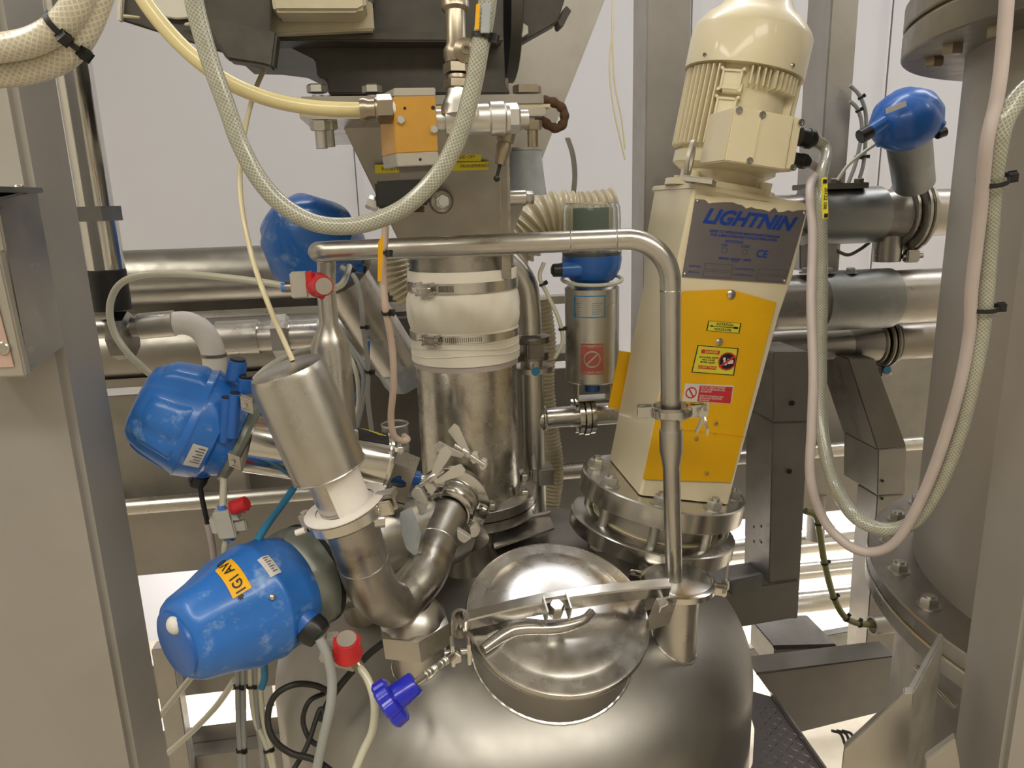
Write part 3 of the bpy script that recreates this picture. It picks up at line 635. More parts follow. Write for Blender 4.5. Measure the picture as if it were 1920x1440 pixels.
# lifting eye
x, z = onf(1288, 330, HY-.005)
e0 = Lc(x, HY+.006, zt+.010)
m = M(); n = 20
outer = [(-.017, 0)]+[(.017*math.cos(math.pi-math.pi*i/n), .034+.020*math.sin(math.pi*i/n)) for i in range(n+1)]+[(.017, 0)]
dx = (MX*.55+MY*.83).normalized(); dy = (MX*.83-MY*.55).normalized(); C0 = e0+MX*.001
ring_o = [C0+dx*(.018*math.cos(a_))+MA*(.030+.030*math.sin(a_)) for a_ in [2*math.pi*i/36 for i in range(36)]]
ring_i = [C0+dx*(.009*math.cos(a_))+MA*(.032+.018*math.sin(a_)) for a_ in [2*math.pi*i/36 for i in range(36)]]
m._rings([ring_o, ring_i, [p+dy*.005 for p in ring_i], [p+dy*.005 for p in ring_o]], closed=True)
m.box(C0+dy*.022+MA*.002, .016, .022, .003, (dx, dy, MA), .001)
part('lifting_eye', m, MAT['alum'], t)
# ================================================================== bent stainless pipe over everything
PIPE_Y = 1.03
def PY(px, py, Y=PIPE_Y): return A(px, py, Y)
tp = empty('bent_pipe', NTOP+NN*.008, 'slim polished pipe arching across the picture in front of the mixer down to the tank', 'pipe')
q = [PY(1262, 1092), PY(1261, 860)]
m = M(); m.tube([NT0+NN*.002, PY(1259, 880)], .0128, 28, smooth=False); part('lower_tube', m, MAT['steel'], tp)
part('reducer', M().lathe(PY(1259, 880), PY(1258, 800)-PY(1259, 880), [(0, 0), (0, .0128), (.006, .0130), (.030, .0172), (.062, .0172), (.062, 0)], 32), MAT['steel'], tp)
def arc(p, c, q, r, n=8):
    """rounded corner between two straight legs"""
    a_ = (p-c).normalized(); b_ = (q-c).normalized(); ang = a_.angle(b_); d = r/math.tan(ang/2); s0 = c+a_*d; s1 = c+b_*d; ce = c+(a_+b_).normalized()*(r/math.sin(ang/2))
    v0 = s0-ce; v1 = s1-ce; th = v0.angle(v1); return [ce+(v0*math.sin((1-i/n)*th)+v1*math.sin(i/n*th))/math.sin(th) for i in range(n+1)]
pa, pb, pc, pd, pe = PY(1258, 812), PY(1256, 449), PY(604, 466, 1.09), PY(598, 452, 1.16), PY(608, 600, 1.17)
pb = PY(1257, 445)
pc = A(598, 470, 1.07); pd = A(611, 452, 1.17); pe = A(613, 600, 1.17)
pts = [pa, PY(1257, 700), PY(1257, 600)]+arc(pa, pb, pc, .062, 10)+[pb+(pc-pb)*.3, pb+(pc-pb)*.5, pb+(pc-pb)*.7]
c3 = A(592, 472, 1.085); c4 = A(612, 452, 1.16)
pts = [pa]+arc(pa, pb, c3, .062, 12)+arc(pb, c3, A(612, 474, 1.17), .024, 7)
c4 = A(612, 474, 1.17)
pts += arc(c3, c4, A(612, 560, 1.17), .018, 6)+[A(612, 560, 1.17)]
m = M(); m.tube(pts, .0145, 28, smooth=False); part('upper_tube', m, MAT['steel'], tp)
m = M()
for k in (.16, .3): m.torus(pb+(c3-pb)*k*.9, c3-pb, .0142, .0009, 32, 6)
m.torus(PY(1257, 545), EZ, .0142, .0009, 32, 6); part('weld_seam', m, MAT['bright'], tp)
triclamp(PY(1258, 770), (pa-pb), .031, .016, V((1, -.1, -.05)), tp, 'polish')
# handle of the clamp hanging at the right
m = M(); p = PY(1258, 770)+V((.043, -.016, .004)); m.prism([p+V((-.003, 0, .004)), p+V((.006, 0, .003)), p+V((.0, 0, -.020)), p+V((-.008, 0, -.036)), p+V((-.011, 0, -.034)), p+V((-.004, 0, -.016))], V((0, .005, 0)), .001); part('clamp_handle', m, MAT['bright'], tp)
# fat vertical pipe at its left end
tv = tp
m = M(); c0 = A(612, 548, 1.17)
m.lathe(A(648, 1010, 1.17), A(612, 545, 1.17)-A(648, 1010, 1.17), [(0, 0), (0, .0315), (.335, .0315), (.352, .026), (.372, .0155), ((A(612, 545, 1.17)-A(648, 1010, 1.17)).length, .0145), ((A(612, 545, 1.17)-A(648, 1010, 1.17)).length, 0)], 40)
part('wide_tube', m, MAT['steel'], tp)
# ================================================================== U bend, wing clamps and canister
def pp(px, py, Y): return A(px, py, Y)
t = UB = empty('bend_pipe', pp(735, 1180, .93), 'thick stainless U bend between the hooded canister and the wing clamped flange', 'pipe')
u0, u1, u2, u3 = pp(655, 968, .86), pp(700, 1130, .93), pp(765, 1130, .97), pp(845, 940, 1.09)
ur = .0335
cc = pp(737, 1205, .945)
pts = [u0, u0+(pp(716, 1185, .93)-u0)*.3]+arc(u0, pp(722, 1205, .935), pp(745, 1208, .95), .028, 3)[:0]
ua, ub = pp(652, 962, .86), pp(700, 1112, .915)
uc, ud = pp(785, 1102, .975), pp(840, 964, 1.13)
bend = [ua, ua+(ub-ua)*.5, ub, pp(722, 1142, .935), pp(745, 1140, .955)+V((0, 0, -.002)), uc, uc+(ud-uc)*.5, ud]
bend = [ua, ua+(ub-ua)*.45, ua+(ub-ua)*.8, pp(712, 1117, .922), pp(741, 1132, .948), pp(766, 1110, .972), uc+(ud-uc)*.18, uc+(ud-uc)*.5, ud]
m = M(); m.tube(bend, ur, 40, 10); part('tube', m, MAT['dirty'], t)
m = M(); m.torus(ua+(ub-ua)*.55, ub-ua, ur, .0008, 48, 6); m2 = M(); m2.torus(uc+(ud-uc)*.55, ud-uc, ur, .0008, 48, 6); part('weld_seam', m, MAT['bright'], t); part('weld_seam', m2, MAT['bright'], t)
ax = (ud-uc).normalized()
# flange the bend ends in, facing down-left towards the viewer
FC = pp(844, 950, 1.15); FA = (FC-pp(790, 1085, .99)).normalized()
fa = (FA+V((.05, .5, -.1))).normalized()
ft = empty('clamped_flange', FC+V((0, 0, -.07)), 'round polished flange held by wing nut clamps, end of the U bend', 'flange')
part('flange_disc', M().lathe(FC+fa*.012, fa, [(0, 0), (0, .062), (.0015, .064), (.012, .064), (.0135, .062), (.0135, 0)], 72), MAT['polish'], ft)
part('ferrule', M().lathe(FC-fa*.006, fa, [(-.010, .028), (-.008, .040), (.002, .042), (.006, .045), (.012, .048), (.018, .048), (.018, .028)], 64), MAT['bright'], ft)
part('neck', M().lathe(FC+fa*.02, fa, [(0, 0), (0, .036), (.05, .036), (.05, 0)], 40), MAT['steel'], ft)
triclamp(FC-fa*.018, fa, .044, .016, V((-.85, -.1, .35)), ft, 'polish', wing=False)
u, v = perp(fa)
bolts(FC+fa*.012, -fa, .055, 6, ft, .0075, .006, ph=.35, only=(0, 2, 4), mat='bright')
def blade(q, Y, dy=.003):
    o = part('wing_nut', M().prism(AP_(q, Y), (-fa+V((0, -.6, 0))).normalized()*dy, .0008), MAT['wing'], ft); return o
def AP_(q, Y): return [A(x, y, Y) for x, y in q]
blade([(840, 807), (852, 793), (861, 799), (881, 845), (872, 850)], 1.085); blade([(814, 836), (824, 826), (833, 831), (872, 851), (866, 858), (816, 846)], 1.08)
blade([(826, 841), (837, 834), (849, 847), (841, 861), (817, 897), (808, 888)], 1.045); blade([(824, 895), (854, 872), (865, 869), (873, 880), (869, 890), (819, 906), (813, 901)], 1.042)
for (a_, b_, Y) in (((852, 834), (908, 872), 1.085), ((788, 910), (832, 882), 1.046)):
    p, q = A(*a_, Y), A(*b_, Y); d_ = (q-p).normalized(); m = M(); m.cyl(p, q, .0036, n=14); m.lathe(p+d_*.014, d_, [(0, 0), (0, .0065), (.008, .0075), (.016, .006), (.016, 0)], 16); part('wing_bolt', m, MAT['bright'], ft)
for (q, Y) in (([(792, 898), (800, 893), (808, 904), (818, 918), (808, 930), (796, 914)], 1.043), ([(770, 925), (778, 914), (788, 915), (800, 938), (797, 948), (784, 942), (774, 935)], 1.04),
               ([(776, 938), (800, 944), (797, 962), (788, 968), (782, 955)], 1.042), ([(884, 850), (895, 850), (898, 862), (888, 872), (880, 862)], 1.085), ([(902, 862), (912, 864), (913, 876), (904, 884), (897, 876)], 1.086),
               ([(880, 990), (893, 984), (900, 994), (896, 1006), (884, 1010)], 1.06), ([(856, 992), (872, 1002), (884, 1010), (870, 1020), (858, 1012)], 1.055)):
    part('clamp_lug', M().prism(AP_(q, Y), fa*.010, .0015), MAT['wing'], ft)
# canister with hood
t = CAN = empty('canister', ua, 'tall hooded stainless canister, leaning left, standing on the U bend', 'canister')
ca = (pp(535, 686, .845)-ua).normalized(); L = (pp(535, 686, .845)-ua).length
part('neck_tube', M().lathe(ua, ca, [(.004, 0), (.004, .0315), (.15, .0315), (.15, 0)], 48), MAT['steel'], t)
HB0 = .075; m = M(); u, v = perp(ca, EX); th0 = math.radians(-125)
def wrapf(lo, hi, zlo, zhi, R, t_, mm, nn=18):
    rows = []
    for (R_) in (R, R+t_):
        pass
    fn = lambda x, y: ua+ca*y+(u*math.cos(x)+v*math.sin(x))*R
    fo = lambda x, y: ua+ca*y+(u*math.cos(x)+v*math.sin(x))*(R+t_)
    rect(mm, fo, lo, zlo, hi, zhi, nn, 4); rect(mm, fn, lo, zlo, hi, zhi, nn, 4)
cdir = (CAM-ua); cang = math.atan2(cdir.dot(v), cdir.dot(u))
wrapf(cang-.35, cang+1.9, .007, HB0, .032, .0012, m); part('tissue_wrap', m, MAT['felt'], t, 'white paper wrap stuck round the neck')
HB, HT = .31*L, L
hr = .0455
part('hood', M().lathe(ua, ca, [(HB, 0), (HB, hr), (HT-.012, hr), (HT-.004, hr-.003), (HT, hr-.010), (HT+.001, 0)], 72), MAT['steel'], t)
part('hood_rim', M().torus(ua+ca*(HB+.001), ca, hr, .0012, 64, 6), MAT['bright'], t)
cl = triclamp(ua+ca*.001, ca, .050, .020, V((1, -.3, .35)), t, 'bright', wing=False)
m = M(); wr = [(0, 0), (0, .050), (.002, .050), (.003, 0)]; m.lathe(ua+ca*.0105, ca, [(0, .032), (0, .0525), (.0015, .0525), (.0015, .038)], 48, mod=lambda th, tt: 1+.03*math.sin(3*th), cap=False); part('felt_washer', m, MAT['felt'], t, 'white paper disc on the clamp')
m = M(); p = ua+ca*.004
for k, (x, y) in enumerate(((702, 958), (712, 975))): q = pp(x, y, .845); m.lathe(q-EX*.006, EX, [(0, 0), (0, .0095), (.012, .0095), (.012, 0)], 20)
m.prism([p+(u*math.cos(cang+1.3)+v*math.sin(cang+1.3))*.046+V((-.006, 0, 0)), p+(u*math.cos(cang+1.1)+v*math.sin(cang+1.1))*.054, p+(u*math.cos(cang+1.0)+v*math.sin(cang+1.0))*.066, p+(u*math.cos(cang+1.3)+v*math.sin(cang+1.3))*.068], ca*.010, .001)
part('clamp_nut', m, MAT['bright'], cl)
m = M(); q = ua+(u*math.cos(cang-1.6)+v*math.sin(cang-1.6))*.054+ca*.002; m.cyl(q, q+V((-.012, 0, -.004)), .004, n=12); part('clamp_pin', m, MAT['felt'], cl)
# ================================================================== blue actuators
def facet(th0, k=5, amp=.045, t0=0, t1=1):
    def f_(th, tt):
        if tt < t0: return 1
        return 1-amp*(.5+.5*math.cos(k*(th-th0)))**6
    return f_
def surf(c, a_, u, v, prof, mod, lift=.0012):
    def R_(tt):
        for (ta, ra), (tb_, rb) in zip(prof[:-1], prof[1:]):
            if ta <= tt <= tb_ and tb_ > ta: return ra+(rb-ra)*(tt-ta)/(tb_-ta)
        return prof[-1][1]
    return lambda th, tt, l=0: c+a_*tt+(u*math.cos(th)+v*math.sin(th))*(R_(tt)*mod(th, tt)+lift+l)
def tdir(u, v, w_): return math.atan2(w_.dot(v), w_.dot(u))
def patch(f_, th0, t0, th1, t1, mat, parent, label, nx=10, ny=6, name='sticker'):
    m = M(); rect(m, f_, th0, t0, th1, t1, nx, ny); return part(name, m, mat, parent, label)
# --- A: upper left
aC = pp(452, 824, 1.02); aT = pp(258, 748, .985); aa = (aT-aC).normalized(); AL = (aT-aC).length
u, v = perp(aa)
t = ACA = empty('valve_actuator', aC-EZ*.08, 'large blue plastic actuator at the left, above the one with the orange label', 'actuator')
prA = [(.002, 0), (.002, .045), (.004, .058), (.030, .066), (.034, .073), (.062, .079), (.066, .0795), (.070, .0775), (AL*.93-.02, .066), (AL-.012, .058), (AL-.004, .050), (AL, .036), (AL+.001, 0)]
md = facet(.3, 6, .06, .075)
part('housing', M().lathe(aC, aa, prA, 120, mod=md), MAT['blue'], t)
part('seam', M().lathe_closed(aC, aa, [(.064, .077), (.064, .0802), (.0665, .0802), (.0665, .077)], 96), MAT['bluec'], t)
sf = surf(aC, aa, u, v, prA, md); cth = tdir(u, v, CAM-aC)
dn = tdir(u, v, -EZ)
sg = 1 if math.sin(dn-cth) > 0 else -1
o = patch(lambda a_, b_: sf(a_, b_), cth+sg*.35, .030+.008, cth+sg*.83, .058, MAT['sticksil'], t, 'silver type label')
m = M()
for k in range(6): rect(m, lambda x, y: sf(x, y, .0006), cth+sg*(.40+.06*k), .040, cth+sg*(.42+.06*k), .040+.012*(1 if k % 2 else .75), 2, 2)
part('print', m, MAT['inkg'], o)
def port(p, d, r, L_, parent, capm='black', cap=.006, hexc=False):
    m = M(); m.cyl(p, p+d*L_, r*1.08, r, n=24, bev=.001); o = part('port', m, MAT['bluec'], parent)
    m = M()
    if capm:
        if hexc: m.lathe(p+d*L_, d, [(0, 0), (0, r*1.12), (cap*.5, r*1.15), (cap, r*.95), (cap, 0)], 24, mod=lambda th, tt: 1-.06*max(0, math.cos(8*th)))
        else: m.cyl(p+d*L_, p+d*(L_+cap), r*.86, n=20, bev=.0008)
        part('gland', m, MAT[capm], o)
    return o
s0 = aC+aa*.022
port(pp(386, 850, .985), (pp(374, 892, .985)-pp(386, 850, .985)).normalized(), .0125, .034, t, 'black', .016, True)
port(pp(424, 840, .98), (pp(420, 876, .98)-pp(424, 840, .98)).normalized(), .0115, .026, t, None)
port(pp(441, 712, 1.0), (pp(446, 675, 1.0)-pp(441, 712, 1.0)).normalized(), .0125, .028, t, 'black', .003)
port(pp(459, 735, .99), (pp(461, 706, .99)-pp(459, 735, .99)).normalized(), .010, .02, t, 'black', .004)
for (x, y) in ((426, 738), (441, 730)):
    port(pp(x-6, y+90, .955), (pp(x, y, .955)-pp(x-6, y+90, .955)).normalized(), .0078, .062, t, 'black', .002)
m = M(); m.lathe(aC, aa, [(-.007, 0), (-.007, .050), (-.004, .0625), (.002, .065), (.008, .063), (.010, .058), (.010, 0)], 72); cg = part('collar', m, MAT['collar'], t, 'grey-green clamp collar')
for (x, y) in ((463, 757), (440, 862)):
    p = pp(x, y, .955); m = M(); m.box(p, .006, .006, .007, (aa, aa.cross(EZ).normalized(), EZ), .002); m.cyl(p, p+V((0, -.012, 0)), .0035, n=12); part('screw', m, MAT['alum'], cg)
bE = pp(722, 868, 1.09)
part('cylinder_body', M().lathe(aC, bE-aC, [(.010, 0), (.010, .046), ((bE-aC).length-.006, .046), ((bE-aC).length-.004, .048), ((bE-aC).length, .048), ((bE-aC).length, 0)], 72), MAT['polish'], t)
bd_ = (bE-aC).normalized(); ub_, vb_ = perp(bd_)
m = M(); ct = tdir(ub_, vb_, V((-.2, -.45, 1))); fn = lambda th, tt: aC+bd_*tt+(ub_*math.cos(th)+vb_*math.sin(th))*.0468
Lb = (bE-aC).length
rect(m, fn, ct-.5, Lb-.055, ct+.25, Lb-.008, 8, 3); part('sticker', m, MAT['ink'], t, 'black label wrapped on the body')
m = M(); fn2 = lambda th, tt: aC+bd_*tt+(ub_*math.cos(th)+vb_*math.sin(th))*.0473
for k in range(5): rect(m, fn2, ct-.42+.06*k, Lb-.05+.006*k, ct-.38+.06*k, Lb-.036+.006*k, 2, 2)
part('print', m, MAT['tapey'], t)
# yoke at its end
yk = empty('valve_yoke', pp(760, 950, 1.06), 'U shaped steel yoke with a keyhole slot at the end of the upper actuator body', 'bracket')
Q = [(737, 868), (779, 884), (759, 947), (704, 934)]
F4 = [pp(x, y, 1.055) for x, y in Q]; nrm = (F4[1]-F4[0]).cross(F4[3]-F4[0]).normalized()
if nrm.y < 0: nrm = -nrm
def yq(uu, vv): return (F4[0]*(1-uu)+F4[1]*uu)*(1-vv)+(F4[3]*(1-uu)+F4[2]*uu)*vv
# plate with an oval slot: outer quad ring to inner oval
n = 32; outer = []; inner = []
for i in range(n):
    th = 2*math.pi*i/n; cx, sy = math.cos(th), math.sin(th); k = 1/max(abs(cx), abs(sy)); outer.append(yq(.5+.5*cx*k, .5+.5*sy*k)); inner.append(yq(.52+.28*cx*(1 if cx < 0 else 1.1), .45+.17*sy*(1.2 if cx < 0 else .7)))
m = M(); m._rings([outer, inner, [p+nrm*.003 for p in inner], [p+nrm*.003 for p in outer]], closed=True); part('front_plate', m, MAT['bright'], yk)
for (a_, b_) in ((F4[0], F4[1]), (F4[3], F4[2])):
    m = M(); m.prism([a_, b_, b_+nrm*.055, a_+nrm*.055], (F4[0]-F4[3]).normalized()*.0028, .0006); part('side_plate', m, MAT['steel'], yk)
m = M(); c0 = yq(.5, .45)+nrm*.028; m.cyl(c0-bd_*.06, c0+bd_*.07, .008, n=20); part('stem', m, MAT['bright'], yk)
m = M(); m.cyl(c0-bd_*.03, c0+bd_*.03, .0125, n=20); part('seal', m, MAT['bluec'], yk, 'blue seal inside the yoke')
m = M(); p = pp(751, 846, 1.05); m.hexn(p, EZ+V((0, 0, 0)), .008, .008); m.cyl(p-EZ*.004, p+EZ*.014, .004, n=12); part('bolt', m, MAT['bright'], yk)
def panel(sf, th0, t0, th1, t1, h, mat, parent, nx=14, ny=10, taper=0):
    m = M(); vs = []
    for j in range(ny+1):
        for i in range(nx+1):
            e = (0, .7, 1)[min(i, nx-i, j, ny-j, 2)]; f_ = j/ny; w_ = 1-taper*f_; a_ = (th0+th1)/2+(th1-th0)/2*w_*(2*i/nx-1)
            vs.append(sf(a_, t0+(t1-t0)*f_, -.003+(h+.003)*e-.0012))
    m.faces(vs, [(j*(nx+1)+i, j*(nx+1)+i+1, (j+1)*(nx+1)+i+1, (j+1)*(nx+1)+i) for j in range(ny) for i in range(nx)])
    return part('raised_panel', m, MAT[mat], parent, ang=70)
for k in range(4): panel(sf, cth-.95+k*1.57, .072, cth+.25+k*1.57, AL-.012, .005, 'blue', t)
# --- B: lower left with white button and orange label
bC = pp(556, 1090, .93); bT = pp(334, 1206, .795); ba = (bT-bC).normalized(); BL = (bT-bC).length
u, v = perp(ba)
t = ACB = empty('valve_actuator', bC-EZ*.1, 'big blue chalk-smeared actuator with white button and orange code label, lower left', 'actuator')
prB = [(.004, 0), (.004, .060), (.010, .068), (.034, .0765), (.058, .0785), (.060, .0800), (.066, .0800), (.068, .0785), (.10, .0765), (BL-.04, .064), (BL-.012, .056), (BL-.004, .051), (BL, .044), (BL+.001, 0)]
def mdB(th, tt):
    if tt < .075: return 1
    f_ = min(1, (tt-.075)/.02); return 1-f_*.075*(.5+.5*math.cos(4*(th-thB)))**4*max(0, 1-(tt-.095)/.10)**.5
thB = tdir(u, v, V((.5, -.6, .30)))
part('housing', M().lathe(bC, ba, prB, 120, mod=mdB), MAT['blue'], t)
sfB = surf(bC, ba, u, v, prB, mdB)
m = M(); m.lathe(bT+ba*.0008, ba, [(-.004, 0), (-.004, .043), (.003, .042), (.0045, .039), (.0045, 0)], 72); cap = part('end_disc', m, MAT['bluec'], t)
p = pp(312, 1180, .778); m = M(); m.ball(bT+ba*.004+(p-bT-ba*(p-bT).dot(ba))*1.0, .0115, 24, (1, 1, .75), (perp(ba)[0], perp(ba)[1], ba)); part('indicator_lens', m, MAT['whitei'], t, 'round white indicator lens')
up = tdir(u, v, EZ+V((0, -.35, 0))); sg = 1 if math.sin(tdir(u, v, V((.5, -.8, 0)))-up) > 0 else -1
lth = lambda px, py: None
def thetaat(px, py):
    """angle and length of the point of the housing seen at a pixel"""
    best = None
    for i in range(180):
        for j in range(30):
            th = 2*math.pi*i/180; tt = BL*j/30; P_ = sfB(th, tt); 
            if (P_-(bC+ba*tt)).dot(CAM-P_) < 0: continue
            d_ = P_-CAM; z_ = d_.dot(Fw); x_ = 960+FP*d_.dot(Rt)/z_; y_ = 720-FP*d_.dot(Up)/z_; e_ = (x_-px)**2+(y_-py)**2
            if best is None or e_ < best[0]: best = (e_, th, tt)
    return best[1:]
(ta, tta), (tb_, ttb) = thetaat(418, 1056), thetaat(456, 1112)
def unw(a_, b_):
    while b_-a_ > math.pi: b_ -= 2*math.pi
    while a_-b_ > math.pi: b_ += 2*math.pi
    return b_
tb_ = unw(ta, tb_)
def lab(x, y, l=0):                                   # x along the label 0..1, y across -1..1
    return sfB(ta+(tb_-ta)*x, tta+(ttb-tta)*x+y*.0115, l)
m = M(); rect(m, lab, 0, -1, 1, 1, 14, 5); ol = part('sticker', m, MAT['orange'], t, 'orange label reading 1G1 AV0')
W_ = (lab(0, 0)-lab(1, 0)).length
m = M(); text(m, '*1G1 AV0', .0165, lambda x, y: lab(.5-x/W_*1, (y/.0115), .0006), bold=.0003, sx=.93); part('lettering', m, MAT['ink'], ol)
(t1, tt1), (t2, tt2) = thetaat(492, 1046), thetaat(520, 1076); t2 = unw(t1, t2)
m = M(); rect(m, lambda x, y: sfB(t1+(t2-t1)*x, tt1+(tt2-tt1)*x+y*.008), 0, -1, 1, 1, 8, 3); sl = part('sticker', m, MAT['sticksil'], t, 'small silver type label')
m = M()
for k in range(7): rect(m, lambda x, y: sfB(t1+(t2-t1)*x, tt1+(tt2-tt1)*x+y*.008, .0006), .08+.12*k, -.7, .13+.12*k, .3+.4*(k % 2), 2, 2)
part('print', m, MAT['inkg'], sl)
th_, tt_ = thetaat(507, 1119); p = sfB(th_, tt_); m = M(); m.ball(p, .0045, 12); part('screw', m, MAT['bright'], t)
port(pp(556, 1152, .86), (pp(590, 1184, .85)-pp(556, 1152, .86)).normalized(), .0185, .022, t, 'black', .020, True)
port(pp(472, 1045, .90), (pp(482, 1018, .90)-pp(472, 1045, .90)).normalized(), .0115, .012, t, None)
m = M(); m.lathe(bC, ba, [(-.020, 0), (-.020, .072), (-.010, .074), (.006, .073), (.012, .068), (.012, 0)], 72, mod=lambda th, tt: 1+.035*max(0, math.cos(6*th))**8); cg = part('collar', m, MAT['collar'], t, 'grey-green ribbed clamp collar')
part('collar_rim', M().lathe(bC-ba*.0205, ba, [(-.006, .06), (-.006, .073), (0, .073), (0, .06)], 72), MAT['rubber'], cg)
bF = pp(838, 985, 1.17); bb = (bF-bC).normalized()
part('cylinder_body', M().lathe(bC, bb, [(.018, 0), (.018, .0660), (.026, .0675), (.028, .0640), ((bF-bC).length, .0640), ((bF-bC).length, 0)], 72), MAT['steel'], t)
m = M(); q = [pp(765, 960, 1.0), pp(780, 1000, .985), pp(786, 1040, .985)]
m.prism([pp(x, y, 1.0) for x, y in ((750, 962), (772, 952), (790, 1000), (782, 1048), (762, 1030), (752, 1000))], EY*.004, .001); part('plastic_wrap', m, MAT['tapec'], t, 'crumpled cloudy plastic wrap')
# --- C: behind, upper middle
cC = pp(628, 498, 1.42); cT = pp(518, 398, 1.30); ac = (cT-cC).normalized(); CL = (cT-cC).length; u, v = perp(ac)
t = ACC = empty('valve_actuator', cC-EZ*.1, 'blue faceted actuator behind the bent pipe, upper middle', 'actuator')
prC = [(.0, 0), (.0, .060), (.02, .082), (.07, .088), (.075, .090), (.085, .087), (CL-.03, .062), (CL-.008, .030), (CL, .008), (CL+.001, 0)]
part('housing', M().lathe(cC, ac, prC, 96, mod=facet(.5, 4, .09, .08)), MAT['blue'], t)
for (x, y) in ((658, 470), (662, 500)): port(pp(x, y, 1.36), EX*.9-EZ*.3, .009, .02, t, 'black', .006)
cE = pp(762, 705, 1.58); cb = (cE-cC).normalized()
part('cylinder_body', M().lathe(cC, cb, [(-.01, 0), (-.01, .060), (.01, .060), (.012, .050), ((cE-cC).length, .050), ((cE-cC).length, 0)], 56), MAT['steel'], t)
m = M(); m.lathe(cC, cb, [(.0, 0), (.0, .066), (.018, .066), (.020, 0)], 56); part('collar', m, MAT['dark'], t)
part('plastic_wrap', M().lathe(cE, -cb, [(0, 0), (0, .053), (.035, .0515), (.05, .052), (.05, 0)], 40, mod=lambda th, tt: 1+.03*math.sin(9*th+tt*200)), MAT['tapec'], t, 'cloudy tape wound round the lower end')
# ================================================================== sleeve pipe, chute and casting
SX = 1.33
sb_ = BG(884, 945, SX); s1 = BG(866, 500, SX); SC = V((s1.x, s1.y, 0)); SR = .0925
def zat(py, px=866, D=None): return on(px, py, SC-EY*SR, EY).z if D is None else on(px, py, D, EY).z
t = SP_ = empty('feed_pipe', (SC.x, SC.y, zat(985)-.05), 'wide dented feed pipe with a white fabric sleeve joining it to the chute', 'pipe')
zb, zt_ = zat(930), zat(680)
part('lower_pipe', M().lathe(SC, EZ, [(zb-.06, 0), (zb-.06, SR-.001), (zt_+.03, SR-.001), (zt_+.03, 0)], 96), MAT['dent'], t)
zf = zb-.045
part('base_flange', M().lathe(SC, EZ, [(zf-.018, 0), (zf-.018, .122), (zf+.000, .122), (zf, 0)], 80), MAT['bright'], t)
part('clamp_flange', M().lathe(SC, EZ, [(zf+.002, 0), (zf+.002, .122), (zf+.020, .122), (zf+.022, .118), (zf+.022, 0)], 80), MAT['dirty'], t)
part('weld_neck', M().lathe(SC, EZ, [(zf-.10, 0), (zf-.10, .10), (zf-.017, .10), (zf-.017, 0)], 64), MAT['dark'], t)
bolts(SC+EZ*(zf+.022), EZ, .108, 8, t, .010, .009, ph=-.55, ref=EX, mat='dirty')
# sleeve: gathered fabric held by two hose clamps
z_ = {k: zat(k) for k in (497, 512, 520, 552, 575, 600, 628, 650, 665, 690)}
rg = random.Random(5); ph = [rg.uniform(0, 6) for _ in range(8)]
def slv(th, z):
    k = max(0, math.sin(math.pi*min(1, max(0, (z-z_[628])/(z_[552]-z_[628]))))) if z_[628] < z < z_[552] else 0
    f_ = 1+.0025*math.sin(9*th+ph[0])
    f_ += k*(.020*math.sin(7*th+ph[1]+z*35)+.022*abs(math.sin(6.5*th+ph[2]-z*28))-.010+.014*math.sin(4*th+ph[3]+z*60)+.010*math.sin(17*th+ph[4]+z*50))
    return f_
zr = z_[690]; pr = [(zr, .0935), (zr+.001, .0975)]
zz = [zr+(z_[512]-zr)*i/44 for i in range(1, 45)]
for z in zz:
    k = max(0, math.sin(math.pi*(z-z_[628])/(z_[552]-z_[628])))**.6 if z_[628] < z < z_[552] else 0
    base = .0975 if z < z_[628] else (.0965 if z > z_[552] else .0945)
    pr.append((z, base+.007*k))
pr += [(z_[512]+.001, .0935)]
part('fabric_sleeve', M().lathe(SC, EZ, pr, 160, ref=EX, mod=slv, cap=False), MAT['sleeve'], t)
part('tape', M().lathe_closed(SC, EZ, [(zr-.010, .0928), (zr-.010, .0945), (zr+.006, .0955), (zr+.006, .0928)], 96, mod=lambda th, tt: 1+.002*math.sin(5*th)), MAT['whitec'], t)
for i_ in range(3): part('sleeve_wrinkle', M().tube([SC+EZ*(zr+.018+.012*i_+.003*math.sin(a_*3+i_))+(EX*math.cos(a_)+EY*math.sin(a_))*.0978 for a_ in [math.radians(x) for x in range(185, 355, 10)]], .0012, 6), MAT['sleeve'], t)
for (py, wd, th_) in ((541, .017, 228), (637, .013, 232)):
    zc = zat(py); m = M(); strap(m, SC+EZ*zc, EZ, .0975, wd, .0014, 96); hc = part('hose_clamp', m, MAT['bright'], t)
    d = EX*math.cos(math.radians(th_))+EY*math.sin(math.radians(th_)); e = EZ.cross(d)
    m = M(); m.box(SC+EZ*zc+d*.104, .013, .006, wd*.55, (e, d, EZ), .002); m.cyl(SC+EZ*zc+d*.106-e*.022, SC+EZ*zc+d*.106+e*.018, .0048, n=16); part('screw_housing', m, MAT['bright'], hc)
    m = M()
    for k in range(18 if wd < .015 else 12):
        a_ = math.radians(th_+14+k*1.3*(1.6 if wd < .015 else 1)); d = EX*math.cos(a_)+EY*math.sin(a_); m.box(SC+EZ*zc+d*.0992, .0006, .0006, wd*.3, (EZ.cross(d), d, EZ))
    part('worm_thread', m, MAT['dark'], hc)
